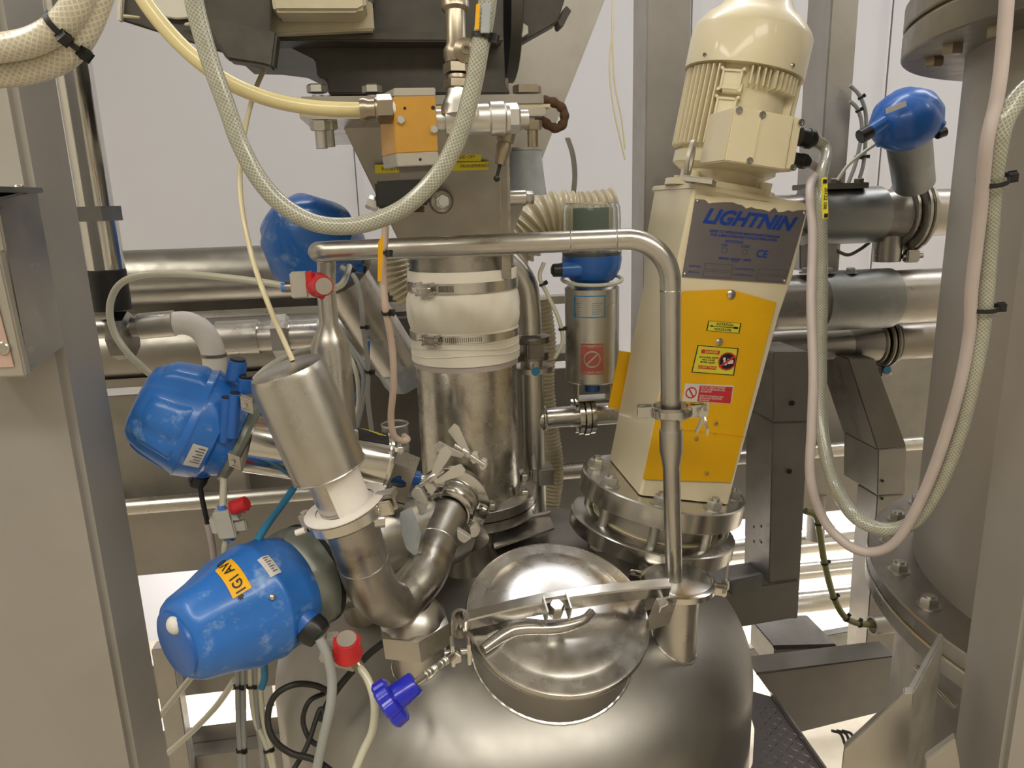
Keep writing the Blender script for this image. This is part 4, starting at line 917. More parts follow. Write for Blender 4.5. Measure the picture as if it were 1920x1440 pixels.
# chute
t = CH = empty('hopper_chute', SC+EZ*zat(500), 'grey sheet steel chute tapering into the sleeved pipe, under the dark casting', 'chute')
D0, D1 = 1.16, 1.30-.01
P0 = lambda x, y, D: BG(x, y, D)
a0, a1 = BG(640, 232, D0), BG(952, 232, D0); b0_, b1_ = BG(764, 474, 1.24), BG(956, 480, 1.24); b0_.z = b1_.z
m = M(); m.hexa([a0, a1, a1+EY*.34, a0+EY*.34, b0_, b1_, b1_+EY*.185, b0_+EY*.185]); part('transition', m, MAT['hopper'], t)
part('outlet_ring', M().lathe(SC, EZ, [(z_[520], 0), (z_[520], SR-.001), (b0_.z+.01, SR), (b0_.z+.01, 0)], 72), MAT['dirty'], t)
m = M(); m.box(BG(946, 350, 1.20)+EY*.0, .007, .004, .16, (EX, EY, (b1_-a1).normalized()), .001); part('corner_seal', m, MAT['dirty'], t)
c0 = BG(560, 200, 1.04); c1 = BG(1022, 200, 1.04)
pl_ = []
for (y0, y1, x0, x1, mt) in ((178, 198, 562, 1020, 'hopper'), (203, 220, 560, 1024, 'bright')):
    q0, q1 = BG(x0, y0, 1.04), BG(x1, y1, 1.04); cc_ = (q0+q1)/2; o = part('flange_plate', M().box(cc_+EY*.21, (q1-q0).dot(EX)/2, .21, abs(zat(y0, 800, V((0, 1.04, 0)))-zat(y1, 800, V((0, 1.04, 0))))/2, None, .0015), MAT[mt], t)
q0 = BG(800, 200.5, 1.04); part('gasket', M().box(q0+EY*.21, .165, .208, .0022), MAT['gasket'], t)
for (x, up_, dn) in ((597, 1, 1), (612, 0, 1), (700, 1, 0), (960, 0, 0), (998, 1, 1), (980, 1, 0)):
    p = BG(x, 200, 1.055 if x != 612 else 1.10); m = M()
    if up_: m.hexn(p+EZ*.017, EZ, .013, .010)
    m.cyl(p-EZ*.014, p+EZ*.014, .007, n=14)
    if dn: m.hexn(p-EZ*.018, -EZ, .013, .012); m.cyl(p-EZ*.022, p-EZ*.052, .0075, n=16)
    part('bolt', m, MAT['brass' if x > 700 else 'cast'], t)
# yellow tapes with handwriting
def tape(q, y, txts):
    P = [BG(a_, b_, y) for a_, b_ in q]; f_ = lambda uu, vv, l=0: (P[0]*(1-uu)+P[1]*uu)*(1-vv)+(P[3]*(1-uu)+P[2]*uu)*vv-EY*l
    o = part('tape', M().prism(P, EY*.0008), MAT['tapey'], t, 'yellow tape with faded handwriting'); H_ = (P[0]-P[3]).length; W_ = (P[0]-P[1]).length
    m = M()
    for (s_, uu, sz) in txts: text(m, s_, sz*H_, lambda x, y_: f_(uu+x/W_, .5-y_/H_, .0006), align='LEFT', shear=.2)
    part('lettering', m, MAT['ink'], o)
tape([(703, 309), (916, 303), (916, 318), (703, 325)], 1.175, (('WHEN', .05, .7), ('TRANSFERRED', .74, .55)))
tape([(728, 290), (902, 286), (902, 302), (728, 306)], 1.177, (('FLOW', .02, .6), ('LID OFF', .76, .55)))
# pressed boss and side stub
p = BG(828, 378, 1.19); m = M(); m.lathe(p+EY*.01, -EY, [(0, 0), (0, .019), (.012, .016), (.014, .012), (.030, .012), (.030, 0)], 32); part('threaded_boss', m, MAT['dirty'], t)
m = M(); m.hexn(p-EY*.020, -EY, .012, .012); m.cyl(p-EY*.03, p-EY*.046, .007, n=14); part('plug', m, MAT['cast'], t)
p = BG(945, 372, 1.27); m = M(); m.cyl(p, p+EX*.036, .0135, n=24, bev=.001); m.hexn(p+EX*.038, EX, .011, .012); o = part('side_stub', m, MAT['steel'], t); part('tape', M().cyl(p+EX*.032, p+EX*.038, .0095, n=20), MAT['whitep'], o)
# dark casting above
t = CS = empty('rotary_valve', BG(790, 175, 1.30), 'dark painted cast valve body hanging above the chute flange', 'valve')
pro = [(400, 72), (470, 74), (531, 82), (591, 112), (595, 144), (612, 150), (618, 176), (958, 176), (948, 160), (944, 60), (944, -90), (400, -90)]
m = M(); m.prism([BG(x, y, 1.12) for x, y in pro], EY*.28, .002); part('body', m, MAT['casting'], t)
m = M(); m.prism([BG(x, y, 1.075) for x, y in ((400, 64), (944, 58), (944, 78), (400, 76))], EY*.05, .002); part('rib', m, MAT['casting'], t)
m = M(); m.prism([BG(x, y, 1.09) for x, y in ((470, 12), (700, 8), (705, -90), (465, -90))], EY*.03, .002); part('front_plate', m, MAT['casting'], t)
p = BG(940, 18, 1.24); m = M(); m.lathe(p, EX, [(0, 0), (0, .105), (.016, .105), (.018, .10), (.018, 0)], 64); part('end_disc', m, MAT['casting'], t)
m = M(); m.prism([BG(x, y, 1.16) for x, y in ((962, 90), (1000, 68), (1046, 42), (1062, -10), (1062, -60), (962, -60))], EY*.035, .002); part('arm', m, MAT['casting'], t)
p = BG(978, 58, 1.158); m = M(); m.hexn(p, -EY, .010, .008); part('bolt', m, MAT['whitep'], t)
m = M(); m.prism([BG(x, y, 1.15) for x, y in ((1046, 42), (1062, 10), (1072, 20), (1066, 30), (1056, 50), (1050, 52))], EY*.03, .001); part('lug', m, MAT['casting'], t)
# cream terminal box on it
t = empty('terminal_box', BG(585, 66, 1.05), 'aged cream terminal box fixed on the front of the dark casting, top edge', 'electrical box')
m = M(); m.prism([BG(x, y, 1.055) for x, y in ((470, 14), (698, 2), (702, 56), (478, 66))], EY*.018, .002); bp = part('base_plate', m, MAT['creambox'], t)
p = BG(495, 35, 1.054); m = M(); m.cyl(p, p-EY*.001, .0062, n=20); part('bolt_hole', m, MAT['black'], bp)
m = M(); m.prism([BG(x, y, 1.0) for x, y in ((512, 22), (672, 22), (686, 14), (688, -70), (500, -70))], EY*.055, .004); part('cover', m, MAT['creambox'], t)
# left dark bracket box
t = empty('drive_bracket', BG(400, 120, 1.0), 'dark open bracket box with flaking white paint, top left above the cream tube', 'bracket')
m = M(); m.hexa([BG(x, y, 1.02) for x, y in ((222, -60), (512, -60), (508, 128), (224, 38))]+[BG(x, y, 1.16) for x, y in ((250, -60), (512, -60), (508, 128), (345, 75))]); part('body', m, MAT['casting'], t)
m = M(); m.prism([BG(x, y, 1.012) for x, y in ((286, 28), (330, 35), (372, 32), (372, -60), (286, -60))], EY*.006, .001); part('paint_patch', m, MAT['whitep'], t, 'flaking white patch')
m = M(); m.prism([BG(x, y, 1.010) for x, y in ((219, 38), (226, 40), (232, -60), (217, -60))], EY*.01, .001); part('edge_strip', m, MAT['whitep'], t)
m = M(); m.prism([BG(x, y, 1.008) for x, y in ((230, 26), (262, 30), (262, 34), (230, 32))], EY*.004, .001); part('flaked_edge', m, MAT['gasket'], t)
m = M(); m.prism([BG(x, y, 1.008) for x, y in ((345, 42), (372, 40), (372, 48), (345, 48))], EY*.004, .001); part('small_label', m, MAT['creambox'], t)
m = M(); m.prism([BG(x, y, 1.0) for x, y in ((372, 28), (520, 60), (512, 128), (490, 122), (425, 112))], EY*.03, .003); part('arm', m, MAT['casting'], t)
# diagonal sheet brace behind
q0, q1 = BG(1040, -60, 1.42), BG(1158, -60, 1.42); r0, r1 = BG(825, 480, 1.42), BG(945, 480, 1.42)
solo('diagonal_brace', M().prism([q0-EX*.02, q1, r1, r0-EX*.02], EY*.06, .002), MAT['steelv'], 'wide brushed steel brace running diagonally behind the chute', 'brace')
# clear cup behind the chute
t = empty('sight_cup', BG(985, 368, 1.36), 'cloudy clear plastic cup behind the chute, right of the yellow tape', 'cup')
p = BG(980, 366, 1.36); hz = (BG(980, 283, 1.36)-p).length
part('wall', M().lathe_closed(p, EZ, [(0, .040), (0, .043), (hz, .034), (hz, .031)], 40), MAT['tapec'], t)
part('cap', M().lathe(p+EZ*hz, EZ, [(0, 0), (0, .036), (.004, .036), (.005, 0)], 40), MAT['alum'], t)
# ================================================================== gold solenoid valve and its fittings
GY = .86
t = GV = empty('solenoid_valve', BG(780, 400, GY), 'gold anodised pneumatic valve block with a black coil below it', 'valve')
def gq(pts, D, vec, mat, nm, label=None, bev=.001): return part(nm, M().prism([BG(x, y, D) for x, y in pts], vec, bev), MAT[mat], t, label)
gd_ = EY*.055+V((-.0, 0, .0))
# block turned so that its left side shows: front quad plus a sheared depth
sh = EY*.050-EX*.016
gq([(738, 181), (817, 180), (822, 284), (742, 288)], GY, sh, 'gold', 'valve_block', 'gold coloured aluminium block')
gq([(738, 165), (817, 164), (817, 180), (738, 181)], GY, sh, 'alum', 'end_plate'); gq([(742, 288), (822, 284), (824, 309), (746, 313)], GY, sh, 'alum', 'end_plate')
for (x, y, r_, mt) in ((759, 203, .0016, 'black'), (812, 202, .0022, 'black'), (788, 299, .0016, 'black')):
    p = BG(x, y, GY-.0003); part('screw_hole', M().cyl(p, p+EY*.0006, r_, n=14), MAT[mt], t)
for (x, y) in ((752, 225), (814, 243)):
    p = BG(x, y, GY); m = M(); m.hexn(p, -EY, .0048, .004); part('screw', m, MAT['cast'], t)
p = BG(735, 245, GY+.03)-EX*.0; m = M(); m.cyl(p-EX*.004, p-EX*.003, .006, n=20)
nk = BG(782, 322, GY+.02); part('neck', M().box(nk, .020, .012, .010, None, .001), MAT['dark'], t)
m = M(); m.prism([BG(x, y, GY+.0) for x, y in ((702, 340), (806, 335), (806, 384), (706, 392))], EY*.040, .0025); cl_ = part('coil', m, MAT['black'], t, 'black ribbed coil')
m = M(); m.cyl(BG(785, 386, GY+.02), BG(785, 398, GY+.02), .0065, n=18); part('coil_nut', m, MAT['rust'], cl_)
m = M(); q = BG(697, 386, GY+.02); m.hexn(q+EX*.008, -EX+EZ*.4, .008, .014); part('conduit_nut', m, MAT['cast'], cl_)
m = M(); m.prism([BG(x, y, GY+.01) for x, y in ((716, 390), (730, 390), (732, 408), (722, 414), (714, 408))], EY*.012, .001); part('plug', m, MAT['black'], cl_)
# tube fitting on the left
p0_, p1_ = BG(682, 206, GY+.012), BG(742, 204, GY+.012); d = (p1_-p0_).normalized()
m = M(); m.lathe(p0_, d, [(-.004, 0), (-.004, .0115), (0, .0125), (.004, .0115), (.006, .0105), (.012, .0105), (.013, .0125), (.015, .0125), (.015, 0)], 28); m.lathe(p0_+d*.015, d, [(0, 0), (0, .0155), (.016, .0155), (.017, .013), (.017, 0)], 6); f1 = part('tube_fitting', m, MAT['brass'], t)
part('sealing_tape', M().cyl(p0_+d*.031, p1_, .0125, n=24), MAT['whitei'], f1)
# Y strainer body at the right
FY = .90
t = YS = empty('strainer', BG(885, 245, FY), 'cast silver Y strainer with a sloping neck right of the gold valve block', 'strainer')
e0_, e1_ = BG(824, 226, FY-.02), BG(960, 222, FY-.02); d = (e1_-e0_).normalized(); L = (e1_-e0_).length
m = M(); m.lathe(e0_, d, [(-.004, 0), (-.004, .012), (.006, .012), (.006, .0175), (.022, .0175), (.024, .0165), (.055, .0165), (.057, .0185), (.072, .0185), (.074, .0165), (.078, .0165), (.078, 0)], 36)
m.lathe(BG(862, 214, FY-.02), BG(858, 165, FY-.02)-BG(862, 214, FY-.02), [(0, 0), (0, .024), (.012, .018), (.022, .013), (.034, .012), (.034, 0)], 28)
m.lathe(BG(858, 217, FY-.02), BG(888, 190, FY-.02)-BG(858, 217, FY-.02), [(0, 0), (0, .018), (.02, .012), (.02, 0)], 24)
part('body', m, MAT['cast'], t)
text_m = M(); text(text_m, 'BL', .014, lambda x, y: BG(893, 215, FY-.0395)+EX*x+EZ*y, bold=.0004); part('lettering', text_m, MAT['alum'], t)
m = M(); m.hexn(e0_+d*.078, d, .0165, .012); m.lathe(e0_+d*.09, d, [(0, 0), (0, .009), (.010, .009), (.010, 0)], 24); part('union_nut', m, MAT['cast'], t)
q0, q1, q2 = e0_+d*.094, BG(958, 218, FY), BG(948, 262, FY)
m = M(); m.ball(q1, .0125, 16); m.lathe(q1, q2-q1, [(0, 0), (0, .011), (.028, .0105), (.030, .008), (.036, .0095), (.042, .0080), (.055, .0065), (.055, 0)], 24); part('elbow', m, MAT['brass'], t)
m = M(); pn = q1+(q2-q1).normalized()*.055; m.cyl(pn, pn+(q2-q1).normalized()*.014, .0022, n=10); m.ball(pn+(q2-q1).normalized()*.016, .0042, 12); part('drain_pin', m, MAT['black'], t)
v0, v1 = BG(858, 168, FY-.02), BG(852, -40, FY); d = (v1-v0).normalized(); L = (v1-v0).length
m = M(); m.hexn(v0, d, .016, .010); m.lathe(v0+d*.010, d, [(0, 0), (0, .012), (.004, .012), (.004, .0), ], 24)
m.hexn(v0+d*.016, d, .0155, .012); m.lathe(v0+d*.028, d, [(0, 0), (0, .0125), (.008, .0145), (.014, .0145), (.02, .011), (.055, .011), (.058, .0155), (.066, .0155), (.07, .013), (.105, .0145), (.108, .017), (.118, .017), (.12, .011), (L-.02, .0125), (L-.02, 0)], 28)
part('riser_pipe', m, MAT['brass'], t)
q = BG(873, 94, FY-.03); m = M(); m.lathe(q+EY*.012, -EY, [(0, 0), (0, .013), (.012, .013), (.014, .010), (.016, .0055), (.019, .0055), (.019, .003), (.016, .003), (.016, 0)], 28); part('bleed_port', m, MAT['brass'], t)
# rusty loop on the flange
solo('chain_link', M().tube([BG(x, y, 1.09) for x, y in ((1018, 188), (1038, 192), (1056, 206), (1057, 228), (1046, 240), (1030, 236), (1018, 226), (1004, 224))], .0065, 10, 8, rf=lambda L, s_: .0065*(1+.12*math.sin(L*500))), MAT['rust'], 'rusty looped chain end at the right edge of the chute flange', 'chain')
# ================================================================== sampling valve with clear dome
t = SV = empty('sampling_valve', BG(1110, 820, 1.38), 'stainless sampling valve with clear dome, blue ring and red attention sticker', 'valve')
vb_, vt_ = BG(1108, 712, 1.38), BG(1112, 535, 1.38); d = EZ; L = vt_.z-vb_.z; vb_ = V((BG(1110, 620, 1.38).x, BG(1110, 620, 1.38).y, vb_.z))
vr = .0515
part('cylinder_body', M().lathe(vb_, d, [(0, 0), (0, vr-.003), (.003, vr), (L-.004, vr), (L, vr-.005), (L, 0)], 64), MAT['steel'], t)
z1 = BG(1110, 527, 1.38).z-vb_.z; z2 = BG(1110, 505, 1.38).z-vb_.z; z3 = BG(1110, 478, 1.38).z-vb_.z; z4 = BG(1110, 380, 1.38).z-vb_.z
part('blue_ring', M().lathe(vb_, d, [(L, 0), (L, .033), (z1, .033), (z1+.002, .040), (z1+.008, .045), (z2, .053), (z3-.008, .056), (z3, .055), (z3, 0)], 64), MAT['bluec'], t)
m = M(); a_ = vb_+EZ*(z2+.004); m.lathe(a_-EX*.03-EY*.03, -EX, [(0, 0), (0, .016), (.035, .0135), (.035, 0)], 24); o = part('port', m, MAT['bluec'], t); m = M(); m.lathe(a_-EX*.064-EY*.03, -EX, [(0, 0), (0, .0125), (.016, .012), (.02, .006), (.02, 0)], 14); part('gland', m, MAT['black'], o)
part('clear_dome', M().lathe_closed(vb_, d, [(z3, .050), (z3, .055), (z3+.004, .0555), (z4-.008, .0525), (z4, .0475), (z4+.001, 0.001), (z4-.003, 0.001), (z4-.004, .045), (z4-.012, .0485)], 64), MAT['glass'], t, 'clear plastic dome')
part('circuit_board', M().box(vb_+EZ*((z3+z4)/2+.004)+EY*.004, .034, .0012, (z4-z3)*.36), MAT['green'], t)
for (x, mt) in ((-.022, 'black'), (.018, 'bluec'), (.0, 'brass')): part('electronic_part', M().box(vb_+EZ*(z3+.02)+EX*x-EY*.008, .006, .006, .020, None, .001), MAT[mt], t)
m = M(); m.lathe(vb_+EZ*z3, d, [(0, 0), (0, .052), (.006, .052), (.006, 0)], 48); part('dome_base', m, MAT['black'], t)
cdv = math.atan2((CAM-vb_).dot(EY), (CAM-vb_).dot(EX))
def vs_(x, z, l=.0008): th = cdv+x/vr; return vb_+EZ*z+(EX*math.cos(th)+EY*math.sin(th))*(vr+l)
def zv(py): return on(1110, py, vb_-EY*vr, EY).z-vb_.z
m = M(); x0, x1, za, zb_ = -.036, .026, zv(597), zv(555)
for (a_, b_, c_, e_) in ((x0, za, x1, za+.0022), (x0, zb_-.0022, x1, zb_), (x0, za, x0+.0022, zb_), (x1-.0022, za, x1, zb_)): rect(m, vs_, a_, b_, c_, e_, 8, 2)
for k in range(6): rect(m, vs_, .000, za+.007+.004*k, .014+.003*(k % 3), za+.0078+.004*k, 4, 1); rect(m, vs_, x0+.005, za+.007+.004*k, x0+.012+.004*(k % 2), za+.0078+.004*k, 3, 1)
part('label', m, MAT['stickblue'], t, 'blue framed printed table on the body')
m = M(); x0, x1, za, zb_ = -.022, .022, zv(703), zv(645); zc = (za+zb_)/2
rect(m, lambda x, z: vs_(x, z, .0005), x0, za, x1, zb_, 10, 3); ls = part('sticker', m, MAT['redf'], t, 'faded red attention do not open sticker')
m = M()
for k in range(40):
    a_, b_ = 2*math.pi*k/40, 2*math.pi*(k+1)/40; m.faces([vs_(r_*math.cos(q), zc+r_*math.sin(q), .0012) for q, r_ in ((a_, .0135), (b_, .0135), (b_, .0160), (a_, .0160))], [(0, 1, 2, 3)])
rect(m, lambda x, y: vs_((x-y)*.707, zc+(x+y)*.707, .0012), -.014, -.0012, .014, .0012, 6, 1)
text(m, 'ATTENTION', .0068, lambda x, y: vs_(x, zb_-.005+y, .0012), bold=.0002); text(m, 'DO NOT OPEN', .0056, lambda x, y: vs_(x, za+.004+y, .0012), bold=.0002); part('lettering', m, MAT['steel'], ls)
m = M(); m.cyl(vb_, vb_-EZ*.022, .015, n=20); part('blue_stem', m, MAT['bluec'], t)
m = M()
for k in (1, -1): m.box(vb_+EX*k*.032-EZ*.018, .0015, .018, .018)
m.box(vb_-EZ*.036, .033, .018, .0015); part('yoke', m, MAT['steel'], t)
m = M(); m.tube([vb_+EZ*(L+.012)+(EX*math.cos(a_)+EY*math.sin(a_))*.056+EZ*.006*math.sin(a_*1) for a_ in [math.radians(x) for x in range(150, 400, 12)]], .0036, 10); part('air_tube', m, MAT['tubew'], t)
# ================================================================== elbow pipe and T piece right of the sleeve
D = 1.40
t = TP = empty('pipe_branch', BG(1000, 940, D), 'stainless elbow and T branch pipe between the white sleeve and the sampling valve', 'pipe')
c0, c1, c2, c3 = BG(940, 495, D+.02), BG(985, 545, D), BG(995, 640, D), BG(998, 640, D)
def colx(px, py): p = BG(px, py, D); return p
q = [BG(925, 478, D), BG(955, 492, D), BG(984, 530, D), BG(992, 580, D), BG(994, 625, D)]
part('elbow', M().tube(q, .0225, 32, 8), MAT['steel'], t)
k1, k2 = BG(1002, 690, D), BG(1005, 660, D); vbx = BG(1000, 790, D)
part('stem_pipe', M().cyl(V((vbx.x, vbx.y, BG(1000, 990, D).z)), V((vbx.x, vbx.y, BG(1000, 640, D).z)), .0225, n=36), MAT['steel'], t)
b_ = BG(1105, 780, D); tcn = V((vbx.x, vbx.y, BG(1050, 782, D).z))
part('branch_tube', M().cyl(tcn, tcn+EX*.115, .0205, n=32), MAT['steel'], t)
m = M(); m.torus(tcn+EX*.022, EX, .0215, .004, 32, 8); part('branch_weld', m, MAT['steel'], t)
for k, dx_ in enumerate((.088, .100, .112)):
    m = M(); m.lathe(tcn+EX*dx_, EX, [(0, 0), (0, .040-.002*abs(k-1)), (.009, .040-.002*abs(k-1)), (.009, 0)], 40); part('flange_disc', m, MAT['polish'], t)
m = M()
for k in range(4): d_ = EZ*math.sin(.8+k*1.57)-EY*math.cos(.8+k*1.57); m.hexn(tcn+EX*.086+d_*.031, -EX, .007, .006)
part('bolt', m, MAT['bright'], t)
part('branch_tube', M().cyl(tcn+EX*.118, tcn+EX*.20, .022, n=32), MAT['steel'], t)
for (py, r_, h_) in ((635, .036, .012), (665, .034, .014), (690, .040, .010)):
    z = BG(1000, py, D).z; m = M(); m.lathe(V((vbx.x, vbx.y, z)), EZ, [(-h_/2, 0), (-h_/2, r_), (h_/2, r_), (h_/2, 0)], 40); part('clamp_ring', m, MAT['darker' if py != 690 else 'steel'], t)
m = M(); z = BG(1000, 650, D).z; m.box(V((vbx.x, vbx.y, z))-EY*.034, .016, .012, .016, None, .004); part('clamp_nut', m, MAT['dark'], t)
p = V((vbx.x, vbx.y, BG(1000, 688, D).z))-EY*.0405; part('blue_dot', M().cyl(p, p-EY*.0008, .0085, n=28), MAT['stickblue'], t, 'round blue dot sticker')
m = M(); z = BG(1000, 890, D).z; m.box(V((vbx.x, vbx.y, z))+EX*.012, .024, .022, .017, None, .001); m.box(V((vbx.x, vbx.y, z))-EX*.004-EY*.024, .004, .004, .022, None, .0005); part('pipe_clip', m, MAT['steel'], t)
# ================================================================== background steelwork: frame plane offsets D
def bar(nm, x0, y0, x1, y1, D, th, h, mat, label=None, cat=None, group=None, parent=None):
    """box running along EX between two pixels (heights by pixel row)"""
    a_, b_ = BG(x0, y0, D), BG(x1, y0, D); z1_ = BG((x0+x1)/2, y0, D).z; z0_ = BG((x0+x1)/2, y1, D).z
    c_ = (a_+b_)/2; c_.z = (z0_+z1_)/2; m = M().box(c_+EY*th/2, (b_-a_).dot(EX)/2, th/2, abs(z1_-z0_)/2, None, .0015)
    return part(nm, m, MAT[mat], parent, label) if parent else solo(nm, m, MAT[mat], label, cat, group)
def hpipe(x0, x1, xr, yr, D, r): # end points of a horizontal pipe passing through pixel (xr, yr)
    z = BG(xr, yr, D).z; a_ = on(x0, 500, V((0, D, 0)), EY); b_ = on(x1, 500, V((0, D, 0)), EY); return V((a_.x, a_.y, z)), V((b_.x, b_.y, z))
DD = 2.05
bar('gap_shade_sheet', 60, 552, 800, 704, 2.16, .01, 0, 'dark', 'added dark sheet standing in for the shade between the two thick horizontal pipes at left', 'panel')  # added sheet, dark in place of the shade behind the pipes
p0, p1 = hpipe(130, 770, 380, 515, DD, .065); solo('large_pipe', M().cyl(p0, p1, .069, n=48), MAT['steelh'], 'thick horizontal steel pipe along the wall at left, behind the looping white tube', 'pipe')
p0, p1 = hpipe(130, 700, 380, 650, 1.85, .06); solo('large_pipe', M().cyl(p0, p1, .068, n=48), MAT['steelh'], 'thick dull horizontal pipe behind the white elbow hose and hexagonal couplings', 'pipe')
t = empty('steel_trough', BG(700, 1000, 1.9), 'long sheet steel trough with a rolled lip across the background', 'trough')
bar('top_rail', 120, 577, 1090, 592, 1.88, .05, 0, 'steel', parent=t)
bar('ledge', 100, 688, 1130, 704, 1.80, .12, 0, 'steelh', parent=t)
bar('back_sheet', 60, 700, 1760, 930, 1.98, .01, 0, 'hopper', parent=t)
p0, p1 = hpipe(60, 1760, 560, 925, 1.84, .02); part('rolled_lip', M().cyl(p0, p1, .021, n=32), MAT['steel'], t)
z_a, z_b = BG(560, 935, 1.86).z, BG(560, 1058, 1.86).z
m = M(); a_, b_ = BG(60, 900, 1.88), BG(1760, 900, 1.88); a_.z = b_.z = z_a; c_, d_ = b_.copy(), a_.copy(); c_.z = d_.z = z_b
m.prism([a_, b_, c_, d_], EY*.012, .001); part('front_apron', m, MAT['chanel'], t)
bar('gap_shade_box', 640, 600, 790, 900, 1.90, .05, 0, 'dark', parent=t)  # added dark box standing in for the black gap left of the sleeve
# pipe with hexagon coupling
t = empty('threaded_pipe', BG(500, 660, 1.62), 'horizontal pipe with a hexagon coupling behind the canister', 'pipe')
p0, p1 = hpipe(415, 585, 500, 632, 1.62, .03); d = EX
part('tube', M().cyl(p0, p1, .0300, n=36), MAT['steel'], t); q = hpipe(390, 472, 430, 634, 1.62, .03); part('socket', M().cyl(q[0], q[1], .0365, n=36, bev=.001), MAT['steel'], t)
q = hpipe(500, 532, 515, 631, 1.62, .03); part('hexagon_nut', M().hexn(q[0], EX, .047, (q[1]-q[0]).length, EZ), MAT['steel'], t)
# hose elbow at left
t = empty('hose_elbow', BG(380, 690, 1.30), 'bent white hose with steel socket and big round nut, behind the left post', 'hose')
q = [BG(x, y, 1.30) for x, y in ((322, 607), (350, 606), (376, 618), (394, 644), (402, 676), (404, 712))]
m = M(); m.tube(q, .0195, 28, 8); part('white_hose', m, MAT['felt'], t)
m = M(); m.tube([p+(-EY*.0).lerp(V((0, 0, 0)), 0)+EX*.012+EZ*.016-EX*.004*i for i, p in enumerate(q[1:5])], .002, 8); part('spring_wire', m, MAT['darker'], t)
hd = (BG(318, 606, 1.3)-BG(240, 614, 1.3)).normalized(); h0 = BG(196, 618, 1.3)
m = M(); m.cyl(BG(170, 617, 1.3), BG(262, 612, 1.3), .0165, n=28); part('tube', m, MAT['steel'], t)
m = M(); m.cyl(BG(262, 612, 1.3), BG(328, 606, 1.3), .0215, n=32, bev=.001); part('socket', m, MAT['steel'], t)
m = M(); m.lathe(BG(214, 630, 1.3), EX, [(0, 0), (0, .040), (.026, .040), (.030, .034), (.030, 0)], 8, EZ); part('union_nut', m, MAT['dirty'], t)
p = BG(404, 658, 1.28); m = M(); strap(m, q[4]+EZ*.01, EZ+EX*.05, .0198, .005, .0012, 32); part('hose_clamp', m, MAT['darker'], t)
# polished pipe beside the left post
t = empty('polished_pipe', BG(200, 590, 1.25), 'mirror polished vertical pipe with a hexagon nut and black socket beside the left post', 'pipe')
pz = lambda py: on(190, py, BG(190, 400, 1.22), EY).z
pc_ = BG(182, 400, 1.29); pc_ = V((pc_.x, pc_.y, 0)); 
for (nm, y0, y1, r_, mt) in (('tube', -80, 392, .0255, 'polish'), ('neck', 380, 440, .0225, 'polish'), ('socket', 414, 512, .0285, 'polish'), ('rubber_socket', 512, 592, .0292, 'rubber')):
    part(nm, M().cyl(pc_+EZ*pz(y1), pc_+EZ*pz(y0), r_, n=40, bev=.0008), MAT[mt], t)
part('hexagon_nut', M().lathe(pc_+EZ*pz(415), EZ, [(0, 0), (0, .037), (pz(386)-pz(415), .037), (pz(386)-pz(415), 0)], 6, EX), MAT['steel'], t)
# lower left frame bars
bar('frame_bar', 255, 1236, 560, 1298, 1.75, .05, 0, 'steelh', 'horizontal frame bar right under the lower blue actuator', 'frame bar', 'lower frame bars')
bar('frame_bar', 300, 1356, 560, 1390, 1.75, .05, 0, 'steelh', 'horizontal frame bar crossing behind the grey cable bundle near the bottom', 'frame bar', 'lower frame bars')
bar('frame_bar', 300, 1410, 560, 1500, 1.70, .05, 0, 'chanel', 'lowest horizontal frame bar at the bottom edge, left of the tank', 'frame bar', 'lower frame bars')
post(1.66, 296, 336, 1300, .04, .02, BG(310, 1216, 1.66).z, 'short steel frame post at the bottom, just right of the left foreground post')
post(1.9, 425, 462, 900, .04, .1, BG(440, 846, 1.9).z, 'thin steel upright behind the white shut-off valve')
# right: channel frame
def hexb(nm, q, D0, D1, mat, parent=None, label=None, cat='post'):
    m = M(); m.hexa([BG(x, y, D0) for x, y in q]+[BG(x, y, D0)+EY*(D1-D0) for x, y in q])
    return part(nm, m, MAT[mat], parent, label) if parent else solo(nm, m, MAT[mat], label, cat)
t = empty('channel_frame', BG(1470, 1160, 1.38), 'grey channel post and cross member right of the tank, with a joint half way', 'frame')
hexb('upper_post', [(1450, 660), (1518, 660), (1516, 790), (1449, 792)], 1.38, 1.50, 'chanel', t); hexb('lower_post', [(1449, 793), (1516, 791), (1496, 1160), (1440, 1162)], 1.38, 1.50, 'chanel', t)
hexb('cross_member', [(1300, 1118), (1497, 1088), (1495, 1158), (1310, 1190)], 1.375, 1.48, 'chanel', t)
hexb('ledge', [(1368, 1090), (1432, 1078), (1428, 1108), (1372, 1118)], 1.36, 1.375, 'galv', t)
for (x, y) in ((1485, 756), (1480, 884)): p = BG(x, y, 1.378); part('bolt_hole', M().cyl(p, p-EY*.001, .0055, n=16), MAT['ink'], t)
sx_ = BG(1448, 900, 1.38)
for (y, dd_) in ((994, .02), (1024, .02), (1008, .055), (1036, .055)):
    q = BG(1437, y, 1.38)+EY*dd_-EX*.001; part('bolt_hole', M().cyl(q, q-EX*.001, .0035, n=14), MAT['ink'], t)
# knee brace and rear post
t = empty('knee_brace', BG(1660, 930, 1.55), 'dark knee shaped steel brace on a post, left of the big vessel', 'brace')
hexb('sloping_arm', [(1590, 672), (1640, 672), (1700, 838), (1645, 842)], 1.52, 1.66, 'dark', t); hexb('upper_post', [(1647, 843), (1700, 838), (1697, 926), (1645, 929)], 1.52, 1.66, 'chanel', t)
hexb('lower_post', [(1645, 930), (1696, 927), (1680, 1262), (1620, 1262)], 1.52, 1.60, 'chanel', t)
for (x, y) in ((1629, 902), (1628, 935)): p = BG(x+26, y, 1.518); part('bolt_hole', M().cyl(p, p-EY*.001, .0035, n=14), MAT['ink'], t)
